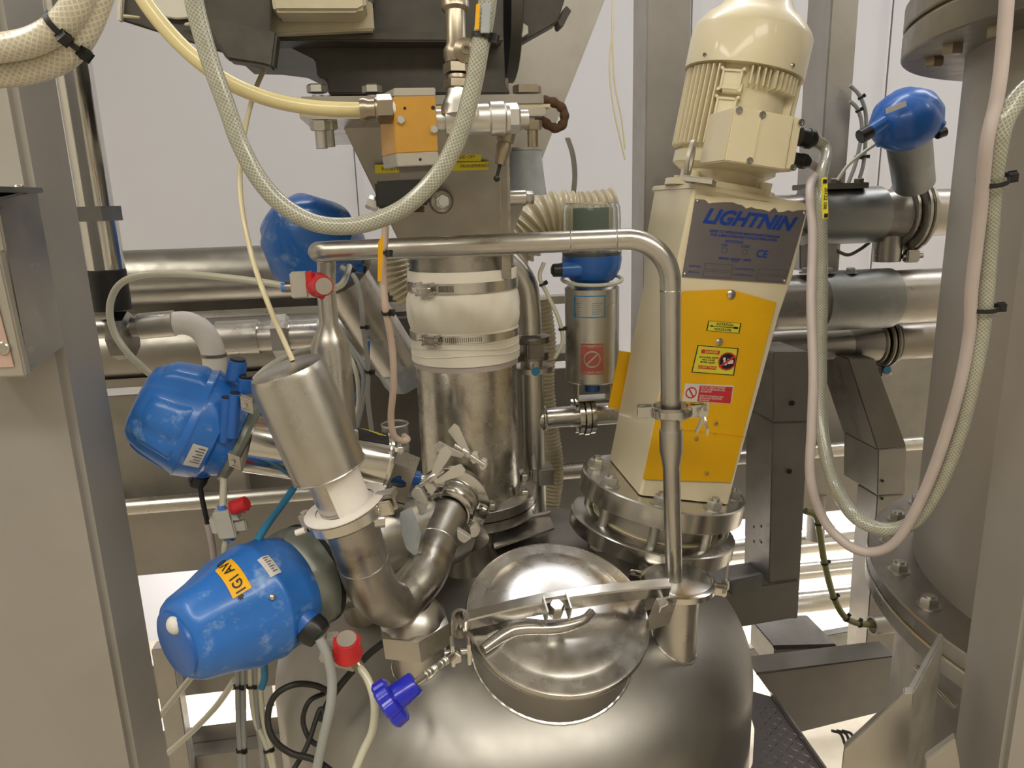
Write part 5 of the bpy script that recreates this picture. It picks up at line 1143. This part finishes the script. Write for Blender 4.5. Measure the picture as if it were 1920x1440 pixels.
# pipes at right behind the mixer
def pipeR(y, x0, x1, D, r, mat, nm, t): q = hpipe(x0, x1, (x0+x1)/2, y, D, r); part(nm, M().cyl(q[0], q[1], r, n=40), MAT[mat], t)
t = empty('pipe_run', BG(1620, 470, 1.55), 'upper right pipe run with grey bracket, cone and hygienic clamp joint', 'pipe')
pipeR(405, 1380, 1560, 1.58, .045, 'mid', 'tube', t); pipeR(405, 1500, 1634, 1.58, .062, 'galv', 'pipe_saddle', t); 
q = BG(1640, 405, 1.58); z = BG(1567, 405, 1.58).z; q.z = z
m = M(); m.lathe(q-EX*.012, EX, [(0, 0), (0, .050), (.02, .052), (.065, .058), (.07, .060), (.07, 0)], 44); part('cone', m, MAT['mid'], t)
for dx_, r_ in ((.062, .068), (.078, .084), (.092, .084), (.108, .068)):
    part('clamp_ring', M().lathe(q+EX*dx_, EX, [(-.006, 0), (-.006, r_-.004), (-.003, r_), (.003, r_), (.006, r_-.004), (.006, 0)], 48), MAT['mid'], t)
m = M(); m.cyl(q+EX*.1, q+EX*.22, .052, n=40); part('tube', m, MAT['mid'], t)
m = M(); m.box(q+EX*.085-EZ*.094-EY*.02, .016, .010, .014, None, .003); m.cyl(q+EX*.062-EZ*.094-EY*.02, q+EX*.112-EZ*.094-EY*.02, .006, n=14); part('clamp_lug', m, MAT['mid'], t)
m = M(); m.box(q+EX*.085+EZ*.088-EY*.02, .012, .010, .010, None, .003); part('clamp_lug', m, MAT['mid'], t)
p = BG(1662, 490, 1.58); m = M(); m.cyl(p, p+EZ*.06, .030, n=30); part('down_tube', m, MAT['mid'], t)
m = M(); m.box(BG(1570, 349, 1.56)+EY*.03, .062, .05, .006, None, .001); part('saddle_plate', m, MAT['dark'], t)
for x in (1533, 1567, 1610): p = BG(x, 344, 1.545); m = M(); m.lathe(p, EZ, [(0, 0), (0, .014), (.002, .014), (.002, 0)], 18); m.hexn(p+EZ*.002, EZ, .011, .009); part('bolt', m, MAT['dark'], t)
hexb('hanger_plate', [(1500, 455), (1570, 455), (1570, 505), (1500, 505)], 1.60, 1.605, 'chanel', t)
t = empty('clamped_pipe', BG(1600, 620, 1.5), 'thick steel pipe held in a grey half round clamp shell behind the yellow guard', 'pipe')
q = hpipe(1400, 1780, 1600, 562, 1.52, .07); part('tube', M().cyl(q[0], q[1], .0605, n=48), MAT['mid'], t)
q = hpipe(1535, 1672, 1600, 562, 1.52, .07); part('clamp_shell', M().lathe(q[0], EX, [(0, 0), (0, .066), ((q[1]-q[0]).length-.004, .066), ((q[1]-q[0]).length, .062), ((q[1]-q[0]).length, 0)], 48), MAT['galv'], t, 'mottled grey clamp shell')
for x in (1512, 1553, 1595): p = BG(x, 507, 1.50); m = M(); m.lathe(p-EZ*.006, EZ, [(0, 0), (0, .015), (.003, .015), (.003, 0)], 18); m.hexn(p-EZ*.003, EZ, .010, .009); part('bolt', m, MAT['galv'], t)
t = empty('reducer_pipe', BG(1600, 690, 1.62), 'lower right pipe run with reducer, clamp joint and a round blue dot', 'pipe')
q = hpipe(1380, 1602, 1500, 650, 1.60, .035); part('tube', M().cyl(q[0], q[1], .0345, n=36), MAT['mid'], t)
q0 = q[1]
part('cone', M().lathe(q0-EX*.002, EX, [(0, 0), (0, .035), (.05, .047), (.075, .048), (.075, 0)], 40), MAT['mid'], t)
for dx_, r_ in ((.070, .052), (.082, .060), (.096, .060), (.110, .052)): part('clamp_ring', M().lathe(q0+EX*dx_, EX, [(-.005, 0), (-.005, r_-.003), (-.002, r_), (.002, r_), (.005, r_-.003), (.005, 0)], 44), MAT['darker'], t)
part('tube', M().cyl(q0+EX*.11, q0+EX*.26, .046, n=36), MAT['darker'], t)
m = M(); m.box(q0+EX*.089-EZ*.070-EY*.012, .013, .010, .012, None, .003); m.cyl(q0+EX*.069-EZ*.074-EY*.012, q0+EX*.109-EZ*.074-EY*.012, .005, n=12); part('clamp_lug', m, MAT['mid'], t)
p = q0+EX*.089-EZ*.050-EY*.058; part('blue_dot', M().cyl(p-EZ*.008+EY*.02, p-EZ*.010+EY*.018-EY*.002, .0, n=6) if False else M().lathe(q0+EX*.089-EZ*.064-EY*.024, -EY, [(0, 0), (0, .010), (.001, .010), (.001, 0)], 24), MAT['stickblue'], t, 'round blue dot sticker')
# valve D above the clamp joint
dC = BG(1712, 330, 1.50); dT = BG(1700, 232, 1.44); ad = (dT-dC).normalized()
t = empty('valve_actuator', dC, 'blue domed valve head on a grey cylinder at the upper right, tilted back', 'actuator')
L = (dT-dC).length
part('cylinder_body', M().lathe(dC, ad, [(-.02, 0), (-.02, .041), (L, .043), (L, 0)], 48), MAT['galv'], t)
part('collar', M().lathe(dC+ad*(L-.012), ad, [(0, .03), (0, .050), (.014, .050), (.014, .03)], 48), MAT['collar'], t)
hd_ = (ad*.7-EY*.05+EX*.0+EZ*.3).normalized()
m = M(); m.lathe(dT-ad*.01, ad, [(-.01, 0), (-.012, .056), (.005, .066), (.025, .068), (.050, .058), (.068, .038), (.076, .012), (.077, 0)], 72, mod=facet(.9, 5, .05, .02)); hs_ = part('housing', m, MAT['bluec'], t)
def pr2(a_, b_, r_, mt, nm): part(nm, M().cyl(a_, b_, r_, n=20, bev=.001), MAT[mt], t)
D_ = 1.40
pr2(BG(1660, 228, D_), BG(1632, 246, D_), .0125, 'bluec', 'port'); pr2(BG(1632, 246, D_), BG(1612, 257, D_), .0135, 'black', 'gland'); pr2(BG(1730, 205, D_), BG(1760, 240, D_), .016, 'bluec', 'port'); pr2(BG(1756, 252, D_), BG(1772, 246, D_), .010, 'black', 'gland')
pr2(BG(1668, 262, D_+.05), BG(1645, 268, D_+.05), .009, 'bluec', 'port')
m = M(); m.prism([BG(x, y, 1.375) for x, y in ((1662, 203), (1699, 189), (1700, 199), (1663, 213))], EY*.002); part('sticker', m, MAT['whitei'], t, 'small white label')
m = M(); m.prism([BG(x, y, 1.385) for x, y in ((1723, 195), (1736, 200), (1755, 222), (1753, 232))], EY*.002); part('sticker', m, MAT['sticky'], t, 'yellow strip label')
# beam, box, angle and pipes lower right
hexb('channel_beam', [(1418, 1262), (1680, 1230), (1676, 1330), (1500, 1374)], 1.30, 1.36, 'chanel', None, 'heavy horizontal channel beam right of the tank, above the tread plate', 'beam')
solo('beam_flange', M().prism([BG(1418, 1266, 1.30), BG(1680, 1233, 1.30), BG(1680, 1226, 1.42), BG(1420, 1252, 1.42)], EZ*.004, .001), MAT['dark'], 'dark dusty top flange lying along the channel beam', 'beam')
hexb('steel_box', [(1452, 1216), (1570, 1213), (1566, 1262), (1450, 1262)], 1.44, 1.56, 'chanel', None, 'small dark topped steel box standing behind the channel beam', 'box')
hexb('angle_bar', [(1380, 1222), (1605, 1182), (1605, 1222), (1380, 1252)], 1.95, 1.98, 'galv', None, 'pale sloping angle bar behind the small steel box', 'bar')
for (y, x0, x1, D, r, lb) in ((1010, 1340, 1640, 2.12, .045, 'upper pale'), (1062, 1400, 1640, 1.95, .03, 'middle'), (1120, 1440, 1640, 1.80, .032, 'lower')):
    q = hpipe(x0-120, x1+260, 1570, y, D, r); solo('return_pipe', M().cyl(q[0], q[1], r, n=32), MAT['bright'], '%s horizontal pipe of the three low background pipes right of the tank' % lb, 'pipe', 'low background pipes')
p = BG(1528, 1010, 1.9); solo('stub_pipe', M().cyl(V((p.x, p.y, p.z)), V((p.x, p.y, BG(1528, 925, 1.9).z)), .026, n=28), MAT['hopper'], 'short vertical beige stub pipe behind the green tinted hose', 'pipe')
hexb('box_lid', [(1450, 1211), (1568, 1208), (1570, 1216), (1452, 1219)], 1.435, 1.565, 'dark', None, 'dark lid plate lying on the small steel box', 'plate')
# tread plate: flat deck with raised lozenges
zt2 = .72
def onz(px, py, z): d = ray(px, py); return CAM+d*((z-CAM.z)/d.z)
P = [onz(1408, 1305, zt2), onz(1444, 1305, zt2), onz(1545, 1450, zt2), onz(1408, 1450, zt2)]

arc_ = [V((TC.x+(TR+.008)*math.cos(a_), TC.y+(TR+.008)*math.sin(a_), zt2)) for a_ in [math.radians(x) for x in (-62, -50, -38, -26, -14, 0)]]
PT = [P[1], P[2], onz(1480, 1560, zt2)]+arc_
t = empty('tread_plate', P[3], 'diamond tread plate deck right of the tank at the bottom', 'deck plate')
part('plate', M().prism(PT, EZ*-.006, .0008), MAT['tread'], t)
m = M()
SGN = -1 if True else 1
def inside(q):
    s_ = 0
    for i in range(4):
        a_, b_ = P[i], P[(i+1) % 4]; c_ = (b_.x-a_.x)*(q.y-a_.y)-(b_.y-a_.y)*(q.x-a_.x)
        if i == 1 and c_*SGN > .004*(b_-a_).length: s_ += 1
    return s_ == 1 and (q-V((TC.x, TC.y, zt2))).length > TR+.018 and .80 < q.y < P[1].y-.01
k = 0
for i in range(30):
    for j in range(30):
        c_ = V((.40+i*.0135, .80+j*.0135, zt2)); 
        if not inside(c_): continue
        d_ = V((1, 1, 0)).normalized() if (i+j) % 2 else V((1, -1, 0)).normalized(); e_ = V((-d_.y, d_.x, 0))
        m._rings([[c_+d_*.0065, c_+e_*.0018, c_-d_*.0065, c_-e_*.0018], [c_+d_*.0045+EZ*.001, c_+e_*.0008+EZ*.001, c_-d_*.0045+EZ*.001, c_-e_*.0008+EZ*.001]])
o = part('tread_pattern', m, MAT['tread'], t); o['kind'] = 'stuff'
part('edge_strip', M().prism([P[1]+EZ*.012, P[2]+EZ*.012, P[2]+V((.004, 0, .012)), P[1]+V((.004, 0, .012))], -EZ*.03, .0008), MAT['bright'], t)
# corrugated hoses
def corr(pts, r, pitch, label):
    m = M(); P_ = spline(pts, 60); m.tube(P_, r, 28, smooth=False, rf=lambda L, s_: r*(.93+.07*math.cos(2*math.pi*L/pitch))); solo('corrugated_hose', m, MAT['hoseb'], label, 'hose')
corr([BG(x, y, 1.60) for x, y in ((960, 460), (985, 440), (1010, 415), (1045, 405), (1090, 408), (1150, 400))], .055, .016, 'fat beige corrugated hose behind the clear domed valve')
corr([BG(x, y, 1.62) for x, y in ((1015, 560), (1025, 640), (1022, 720), (1030, 800), (1040, 880), (1030, 960), (1020, 1010))], .022, .009, 'thin beige corrugated hose running down behind the T branch pipe')
corr([BG(x, y, 1.7) for x, y in ((735, 480), (745, 520), (770, 560))], .035, .012, 'short end of corrugated hose left of the white sleeve')
# ================================================================== hoses and cables
def hose(nm, pts, r, mat, label, cat='hose', n=14, group=None, ties=(), res=10, cm=None):
    m = M(); m.tube(pts, r, n, res); c = [v.co.copy() for v in m.bm.verts]
    if not ties: return solo(nm, m, MAT[mat], label, cat, group)
    lo = min(c, key=lambda q: q.z); t = empty(nm, V((lo.x, lo.y, lo.z)), label, cat, group); part('tube', m, MAT[mat], t)
    P_ = spline([V(p) for p in pts], res)
    for (f_, rr) in ties:
        i = int(f_*(len(P_)-2)); tie(P_[i], P_[i+1]-P_[i], rr, t, .0042, V((1, -.3, .1)))
    return t
def AP(lst, Y=None): return [A(*q) if len(q) == 3 else A(q[0], q[1], Y) for q in lst]
hose('braided_hose', AP([(352, -60), (370, 30), (396, 120), (425, 200), (450, 270), (485, 335), (530, 385), (590, 418), (655, 424), (715, 410), (770, 380), (825, 322), (862, 250), (885, 170), (900, 90), (912, 20), (920, -60)], .76), .0088, 'clearh', 'long clear braided hose hanging in a U in front of the gold solenoid valve', n=20, ties=((.905, .0092), (.995, .0092)))
t = empty('cable_tag', A(890, 60, .75), 'narrow yellow tag tied to the right leg of the hanging braided hose', 'tag')
m = M(); m.prism(AP([(893, 8), (900, 6), (898, 54), (890, 56)], .748), EY*.002); part('strip', m, MAT['orange'], t); m = M(); m.prism(AP([(904, 6), (921, 4), (918, 62), (901, 62)], .746), EY*.002, .0005); part('clear_pocket', m, MAT['tapec'], t)
hose('braided_hose', AP([(-60, 96), (0, 90), (60, 78), (110, 50), (145, 5), (165, -60)], .60), .0105, 'clearb', 'upper of two thick braided hoses looping at the top left corner', n=24, ties=((.62, .0108),))
hose('braided_hose', AP([(-60, 142), (0, 138), (60, 130), (120, 105), (160, 55), (185, -10), (195, -60)], .615), .0105, 'clearb', 'lower of two thick braided hoses looping at the top left corner', n=24, ties=((.6, .0108),))
hose('cream_tube', AP([(245, -60, .85), (270, 0, .85), (330, 75, .85), (395, 132, .85), (450, 165, .86), (520, 190, .87), (600, 203, .87), (686, 206, .872)]), .0082, 'tubey', 'thick yellowed air tube running to the gold solenoid valve', 'tube', 20)
hose('thin_tube', AP([(528, 80, 1.1), (508, 108, 1.08), (482, 160, 1.05), (462, 230, 1.0), (450, 320, .95), (455, 400, .92), (475, 490, .90), (505, 575, .87), (549, 676, .855)]), .0032, 'tubec', 'thin cream tube curving down into the top of the hooded canister', 'tube')
hose('white_tube', AP([(556, 540, 1.12), (500, 530, 1.12), (420, 520, 1.12), (330, 513, 1.12), (260, 517, 1.12), (222, 536, 1.12), (206, 575, 1.12), (213, 620, 1.12), (240, 662, 1.12), (285, 705, 1.14)]), .0052, 'tubew', 'milky air tube looping from the red knob valve to behind the upper blue actuator', 'tube')
hose('pink_cable', AP([(722, 392, 1.0), (722, 440, .99), (718, 500, .98), (722, 570, .97), (735, 650, .99), (738, 720, 1.0), (733, 780, 1.02), (738, 815, 1.03), (752, 826, 1.04), (764, 824, 1.05), (758, 818, 1.08)]), .0048, 'pinkc', 'pinkish cable hanging from the coil of the gold solenoid valve', 'cable', ties=((.17, .0052), (.33, .0052)))
solo('cable_tag', M().prism(AP([(716, 442), (720, 444), (715, 526), (708, 528), (709, 455)], .962), EY*.0015), MAT['orange'], 'yellow tag strapped on the pinkish cable below the coil', 'tag')
hose('grey_cable', AP([(640, 500, 1.25), (665, 520, 1.24), (676, 560, 1.24), (682, 620, 1.24), (690, 690, 1.24), (690, 750, 1.25), (700, 830, 1.26)]), .0042, 'greyc', 'grey cable dropping from the rear blue actuator', 'cable', ties=((.12, .0046), (.5, .0046), (.7, .0046)))
for k, (dx, lb) in enumerate(((-22, 'leftmost'), (-10, 'middle'), (-1, 'rightmost'))):
    hose('signal_cable', AP([(652+dx*.3, 640, 1.40), (690+dx, 700, 1.38), (680+dx*.4, 760, 1.38), (668+dx*.6, 820, 1.38), (680, 860, 1.40)]), .0042, ('tubew', 'greyc', 'greyc')[k], '%s of three thin cables behind the canister hood' % lb, 'cable', group='cables behind the canister')
hose('blue_tube', AP([(690, 640, 1.45), (686, 700, 1.45), (668, 745, 1.46), (665, 790, 1.46)]), .0045, 'bluec', 'short blue air tube behind the grey cable', 'tube')
hose('white_tube', AP([(470, 720, 1.05), (500, 690, 1.1), (545, 665, 1.2), (590, 652, 1.28)]), .0045, 'tubew', 'milky tube rising behind the top of the canister hood', 'tube')
hose('blue_tube', AP([(481, 1016, .90), (500, 985, .93), (530, 945, 1.0), (556, 908, 1.05), (600, 850, 1.12)]), .0052, 'stickblue', 'dark blue tube plugged into the top of the lower blue actuator', 'tube')
# air valve on the tube below the upper actuator
t = empty('shutoff_valve', pp(425, 1010, .97), 'off-white shut-off valve with red knob hanging below the upper blue actuator', 'valve')
vf = (EX, EY, (EZ-EX*.12).normalized())
c_ = pp(424, 980, .965)
m = M(); m.box(c_, .012, .011, .021, vf, .002); m.box(c_+EX*.010-EZ*.006, .018, .006, .008, vf, .002); m.box(c_-EX*.012-EZ*.002, .008, .007, .012, vf, .002); m.box(c_+EZ*.010+EX*.008, .012, .009, .005, vf, .001); part('body', m, MAT['valvew'], t)
m = M(); q = pp(440, 952, .955); m.cyl(q, q+(EX*.9-EY*.2+EZ*.35).normalized()*.020, .0105, n=20, bev=.002); m.box(q+EX*.004+EZ*.001, .012, .004, .009, (EX, EY, EZ), .002); part('knob', m, MAT['red'], t, 'red knob')
for s_ in (1, -1): q = c_+vf[2]*.021*s_; part('collet', M().cyl(q, q+vf[2]*.006*s_, .0062, n=18), MAT['lblue'], t)
hose('air_tube', AP([(420, 876, .978), (419, 915, .972), (418, 950, .965)]), .0050, 'tubew', 'short clear air tube between the upper blue actuator and the white shut-off valve', 'tube')
hose('air_tube', AP([(425, 1012, .967), (422, 1035, .97), (428, 1080, 1.0)]), .0050, 'tubew', 'short clear air tube leaving the bottom of the white shut-off valve', 'tube')
hose('black_cable', AP([(375, 914, .985), (380, 940, .985), (390, 985, .985)]), .0036, 'black', 'thin black cable out of the gland of the upper blue actuator', 'cable')
hose('white_cable', AP([(389, 982, .985), (396, 1010, .985), (402, 1050, 1.0), (405, 1090, 1.05)]), .0048, 'whitec', 'white sheathed cable continuing the thin black one behind the lower actuator', 'cable')
# red valve on the bent pipe
t = empty('shutoff_valve', pp(580, 556, 1.08), 'red knob shut-off valve in front of the bend of the arching pipe', 'valve')
c_ = pp(562, 534, 1.085)
m = M(); m.box(c_, .012, .010, .019, None, .002); m.box(c_+EX*.006-EZ*.014, .016, .008, .005, None, .001); part('body', m, MAT['valvew'], t)
p = pp(600, 537, 1.03); pk = pp(615, 537, 1.005)
m = M(); m.lathe(p+EY*.02-EX*.004, (pk-p-EY*.02).normalized(), [(0, 0), (0, .018), (.012, .015), (.040, .0135), (.040, 0)], 28); m.prism([pp(x, y, 1.035) for x, y in ((572, 510), (586, 508), (590, 556), (576, 548))], EY*.012, .002); m.prism([pp(x, y, 1.035) for x, y in ((592, 550), (612, 550), (606, 563), (598, 562))], EY*.010, .002); part('knob', m, MAT['red'], t, 'red knob')
d = (pk-p-EY*.02).normalized(); q = p+EY*.02-EX*.004+d*.0405; part('cap', M().lathe(q, d, [(0, 0), (0, .0115), (.0015, .0115), (.0015, 0)], 24), MAT['alum'], t)
q = pp(554, 538, 1.085); m = M(); m.cyl(q, q-EX*.014, .0085, n=20); part('fitting', m, MAT['brass'], t); part('collet', M().cyl(q-EX*.014, q-EX*.020, .007, n=18), MAT['lblue'], t)
hose('air_tube', AP([(628, 540, 1.06), (640, 534, 1.08), (648, 520, 1.12), (655, 500, 1.2)]), .0048, 'tubew', 'short curled air tube right of the red knob on the arching pipe', 'tube')
# red valve on the tank
t = empty('shutoff_valve', pp(655, 1250, .86), 'red capped shut-off valve beside the black gland of the lower blue actuator', 'valve')
c_ = pp(648, 1218, .885)
m = M(); m.box(c_-EX*.006-EY*.01, .026, .014, .012, (( EX-EZ*.5).normalized(), EY, (EZ+EX*.5).normalized()), .003); m.box(c_+EX*.006-EZ*.014, .012, .010, .012, None, .003); m.box(c_-EX*.016+EZ*.012, .009, .010, .012, None, .002); part('body', m, MAT['valvew'], t)
d = (EZ*.9-EY*.35+EX*.05).normalized(); q = pp(652, 1226, .855)
m = M(); m.lathe(q, d, [(0, 0), (0, .0195), (.005, .0195), (.012, .016), (.030, .0145), (.031, 0)], 32); m.box(q+d*.014-EX*.014, .003, .008, .014, (EX, d.cross(EX), d), .001); m.box(q+d*.014+EX*.014, .003, .008, .012, (EX, d.cross(EX), d), .001); part('knob', m, MAT['red'], t, 'red knob')
part('cap', M().lathe(q+d*.031, d, [(0, 0), (0, .0125), (.0012, .0125), (.0012, 0)], 28), MAT['alum'], t)
hose('milky_tube', AP([(668, 1243, .86), (690, 1275, .845), (702, 1320, .83), (698, 1370, .82), (680, 1410, .81), (655, 1470, .80)]), .0052, 'tubew', 'milky tube curving down from the red capped valve over the tank', 'tube')
q = pp(664, 1238, .862); solo('tube_fitting', M().cyl(q, pp(676, 1255, .857), .0075, n=18), MAT['brass'], 'small brass fitting below the red capped valve', 'fitting')
hose('black_hose', AP([(745, 1185, .96), (715, 1208, .96), (690, 1228, .96), (650, 1270, .95), (620, 1310, .93), (600, 1350, .92), (612, 1395, .90), (600, 1380, .92)][:6]), .0052, 'rubber', 'black hose running from under the hexagon nut across the tank', 'hose')
hose('grey_cable', AP([(598, 1196, .838), (612, 1225, .835), (622, 1270, .83), (620, 1320, .82), (606, 1385, .81), (590, 1460, .80)]), .0062, 'greyc', 'thick grey cable hanging from the black gland of the lower actuator', 'cable', 18)
hose('black_hose', AP([(622, 1300, .90), (590, 1285, .88), (550, 1284, .86), (515, 1305, .85), (502, 1345, .84), (512, 1385, .83), (545, 1412, .83), (590, 1425, .82), (640, 1460, .80)]), .0042, 'rubber', 'large loop of thin black cable lying on the left of the tank', 'cable')
hose('black_hose', AP([(608, 1300, .91), (580, 1315, .89), (568, 1350, .88), (580, 1385, .87), (600, 1395, .87), (608, 1360, .88), (600, 1330, .89), (575, 1400, .86), (540, 1460, .83)]), .0035, 'rubber', 'small tight coil of black cable inside the larger black loop', 'cable')
# bundle below the lower actuator
for k, (x0, x1, r, mt, lb) in enumerate(((446, 450, .0045, 'greyc', 'leftmost cable'), (456, 458, .0045, 'greyc', 'second cable'), (470, 500, .0045, 'tubew', 'third cable'), (480, 490, .0045, 'greyc', 'fourth cable'), (488, 508, .0045, 'tubew', 'rightmost cable'))):
    hose('signal_cable', AP([(x0, 1230, 1.05), (x0, 1280, 1.05), (x0+(x1-x0)*.3, 1350, 1.04), (x1, 1400, 1.03), (x1+(x1-x0)*.6, 1470, 1.02)]), r, mt, '%s of the bundle hanging below the lower blue actuator' % lb, 'cable', group='cable bundle below the actuator', ties=((.3, .0058), (.8, .0055)) if k in (0, 2) else ())
hose('blue_tube', AP([(494, 1240, 1.0), (496, 1270, 1.0), (490, 1290, 1.0)]), .0055, 'stickblue', 'short dark blue tube end under the lower blue actuator', 'tube')
hose('milky_tube', AP([(298, 1345, 1.25), (330, 1305, 1.22), (365, 1262, 1.2)]), .0055, 'tubew', 'upper of two milky tubes slanting right of the left post, bottom left', 'tube')
hose('milky_tube', AP([(315, 1412, 1.25), (360, 1372, 1.2), (405, 1325, 1.15), (440, 1275, 1.1)]), .0055, 'tubew', 'lower and longer of two milky tubes slanting behind the cable bundle, bottom left', 'tube')
# thin lines in the background
hose('signal_cable', [BG(x, y, 2.4) for x, y in ((1152, -40), (1148, 40), (1152, 150), (1165, 220), (1172, 280))], .003, 'tubec', 'thin cream cable hanging on the wall left of the tall stainless post', 'cable')
hose('signal_cable', [BG(x, y, 2.4) for x, y in ((1150, 48), (1143, 120), (1150, 200), (1172, 300))], .003, 'tubec', 'second thin cable fanning out from the same tie on the wall', 'cable')
solo('flat_strap', M()._rings([[p-EX*.006, p+EX*.006, p+EX*.006+EY*.002, p-EX*.006+EY*.002] for p in spline([BG(x, y, 1.75) for x, y in ((1064, 258), (1074, 290), (1078, 330), (1074, 372))], 6)]), MAT['galv'], 'flat grey strap curving up behind the clear domed valve', 'strap')
for k, (pts, lb) in enumerate((([(1594, 160), (1612, 180), (1624, 220), (1620, 300), (1610, 340)], 'outer'), ([(1594, 190), (1608, 205), (1616, 240), (1606, 300), (1590, 345)], 'inner'))):
    hose('grey_cable', [BG(x, y, 1.60) for x, y in pts], .0042, 'greyc', '%s of two grey cables arching from the post to the rear blue valve' % lb, 'cable', ties=((.3, .0048), (.75, .0048)))
hose('white_tube', [BG(x, y, 1.5) for x, y in ((1648, 266), (1620, 285), (1590, 310), (1570, 338))], .0035, 'tubew', 'thin white tube from the rear blue valve head to the grey bracket', 'tube')
hose('grey_cable', [BG(x, y, 1.62) for x, y in ((1568, 470), (1590, 478), (1612, 468), (1630, 455))], .004, 'dark', 'dark cable sagging under the upper right pipe bracket', 'cable')
hose('tube_loop', [BG(x, y, 1.34) for x, y in ((1020, 492), (1012, 520), (1028, 555), (1048, 600), (1055, 640), (1040, 672))], .0038, 'tubew', 'thin milky tube hanging left of the sampling valve', 'tube', ties=((.3, .0045), (.7, .0045)))
# right hand pair
hose('white_cable', [GL2, GL2+MX*.02-EZ*.01]+AP([(1519, 350, 1.04), (1524, 440, .99), (1521, 560, .95), (1525, 700, .91), (1522, 800, .89), (1520, 900, .88), (1545, 975, .88), (1590, 1022, .86), (1635, 1035, .84), (1680, 1015, .82), (1725, 940, .80), (1765, 840, .78), (1800, 720, .76), (1818, 620, .75), (1822, 540, .74), (1838, 400, .72), (1850, 270, .70), (1868, 190, .70), (1880, 100, .70), (1892, -60, .70)]), .0060, 'whitec', 'pinkish white cable looping from the motor terminal box to the upper right corner', 'cable', 18, ties=())
hb_ = hose('braided_hose', [GL1, GL1+MX*.02-EZ*.012]+AP([(1538, 350, 1.08), (1540, 480, 1.06), (1539, 600, 1.04), (1538, 700, 1.02), (1540, 800, .99), (1562, 900, .94), (1600, 965, .87), (1655, 992, .84), (1710, 980, .82), (1755, 920, .80), (1795, 820, .78), (1825, 700, .76), (1842, 600, .75), (1852, 480, .74), (1860, 360, .72), (1876, 250, .70), (1905, 190, .70), (1950, 150, .70), (2010, 130, .7)]), .0088, 'clearh', 'clear braided hose looping from the motor terminal box across the big vessel', 'hose', 18, ties=((.715, .013), (.815, .013)))
t = empty('cable_tag', pp(1545, 372, .98), 'bright yellow cable marker tied to the hose right of the name plate', 'tag')
m = M(); m.prism(AP([(1541, 333), (1552, 332), (1554, 410), (1543, 411)], .985), EY*.002, .0008); st_ = part('strip', m, MAT['sticky'], t)
for (x, y) in ((1547, 340), (1549, 404)): q = pp(x, y, .984); part('tie_hole', M().box(q, .0025, .0004, .0025), MAT['ink'], t)
m = M(); text(m, '20122 100', .0065, lambda x, y: pp(1548, 372, .9843)+EX*y+EZ*-x, bold=.0001); part('lettering', m, MAT['ink'], t)
# green tinted hose low right
t = empty('green_hose', BG(1640, 1180, 1.5), 'green tinted hose with black ties bending into a conduit mouth beside the rear post', 'hose')
q = [BG(x, y, 1.42) for x, y in ((1510, 958), (1530, 968), (1537, 1000), (1545, 1050), (1560, 1110), (1580, 1152), (1605, 1168), (1642, 1172))]
m = M(); m.tube(q, .0072, 16); part('tube', m, MAT['greenh'], t)
P_ = spline(q, 10)
for f_ in (.22, .45, .62, .78, .9): i = int(f_*(len(P_)-2)); tie(P_[i], P_[i+1]-P_[i], .0075, t, .004)
part('conduit_mouth', M().lathe_closed(q[-1]-EX*.01, EX, [(0, .018), (0, .022), (.05, .022), (.05, .018)], 28), MAT['alum'], t)

t = empty('sight_glass', BG(746, 880, 1.48), 'small clear sight glass tube behind the pinkish cable end', 'sight glass')
p = BG(746, 880, 1.48); h_ = (BG(746, 795, 1.48)-p).length
part('glass_tube', M().lathe_closed(p, EZ, [(0, .024), (0, .027), (h_, .027), (h_, .024)], 40), MAT['glass'], t)
part('rim', M().torus(p+EZ*h_, EZ, .0265, .0022), MAT['steel'], t); part('base', M().lathe(p-EZ*.03, EZ, [(0, 0), (0, .03), (.03, .03), (.03, 0)], 32), MAT['dark'], t)
for k, (dx, lb) in enumerate(((0, 'left'), (10, 'middle'), (20, 'right'))):
    hose('black_cable', [BG(x+dx, y, 1.45) for x, y in ((1560, 1370), (1576, 1376), (1584, 1395), (1592, 1412), (1606, 1400), (1612, 1380), (1622, 1366))], .0035, 'black', '%s of three black cable loops under the channel beam' % lb, 'cable', group='cable loops under the beam')
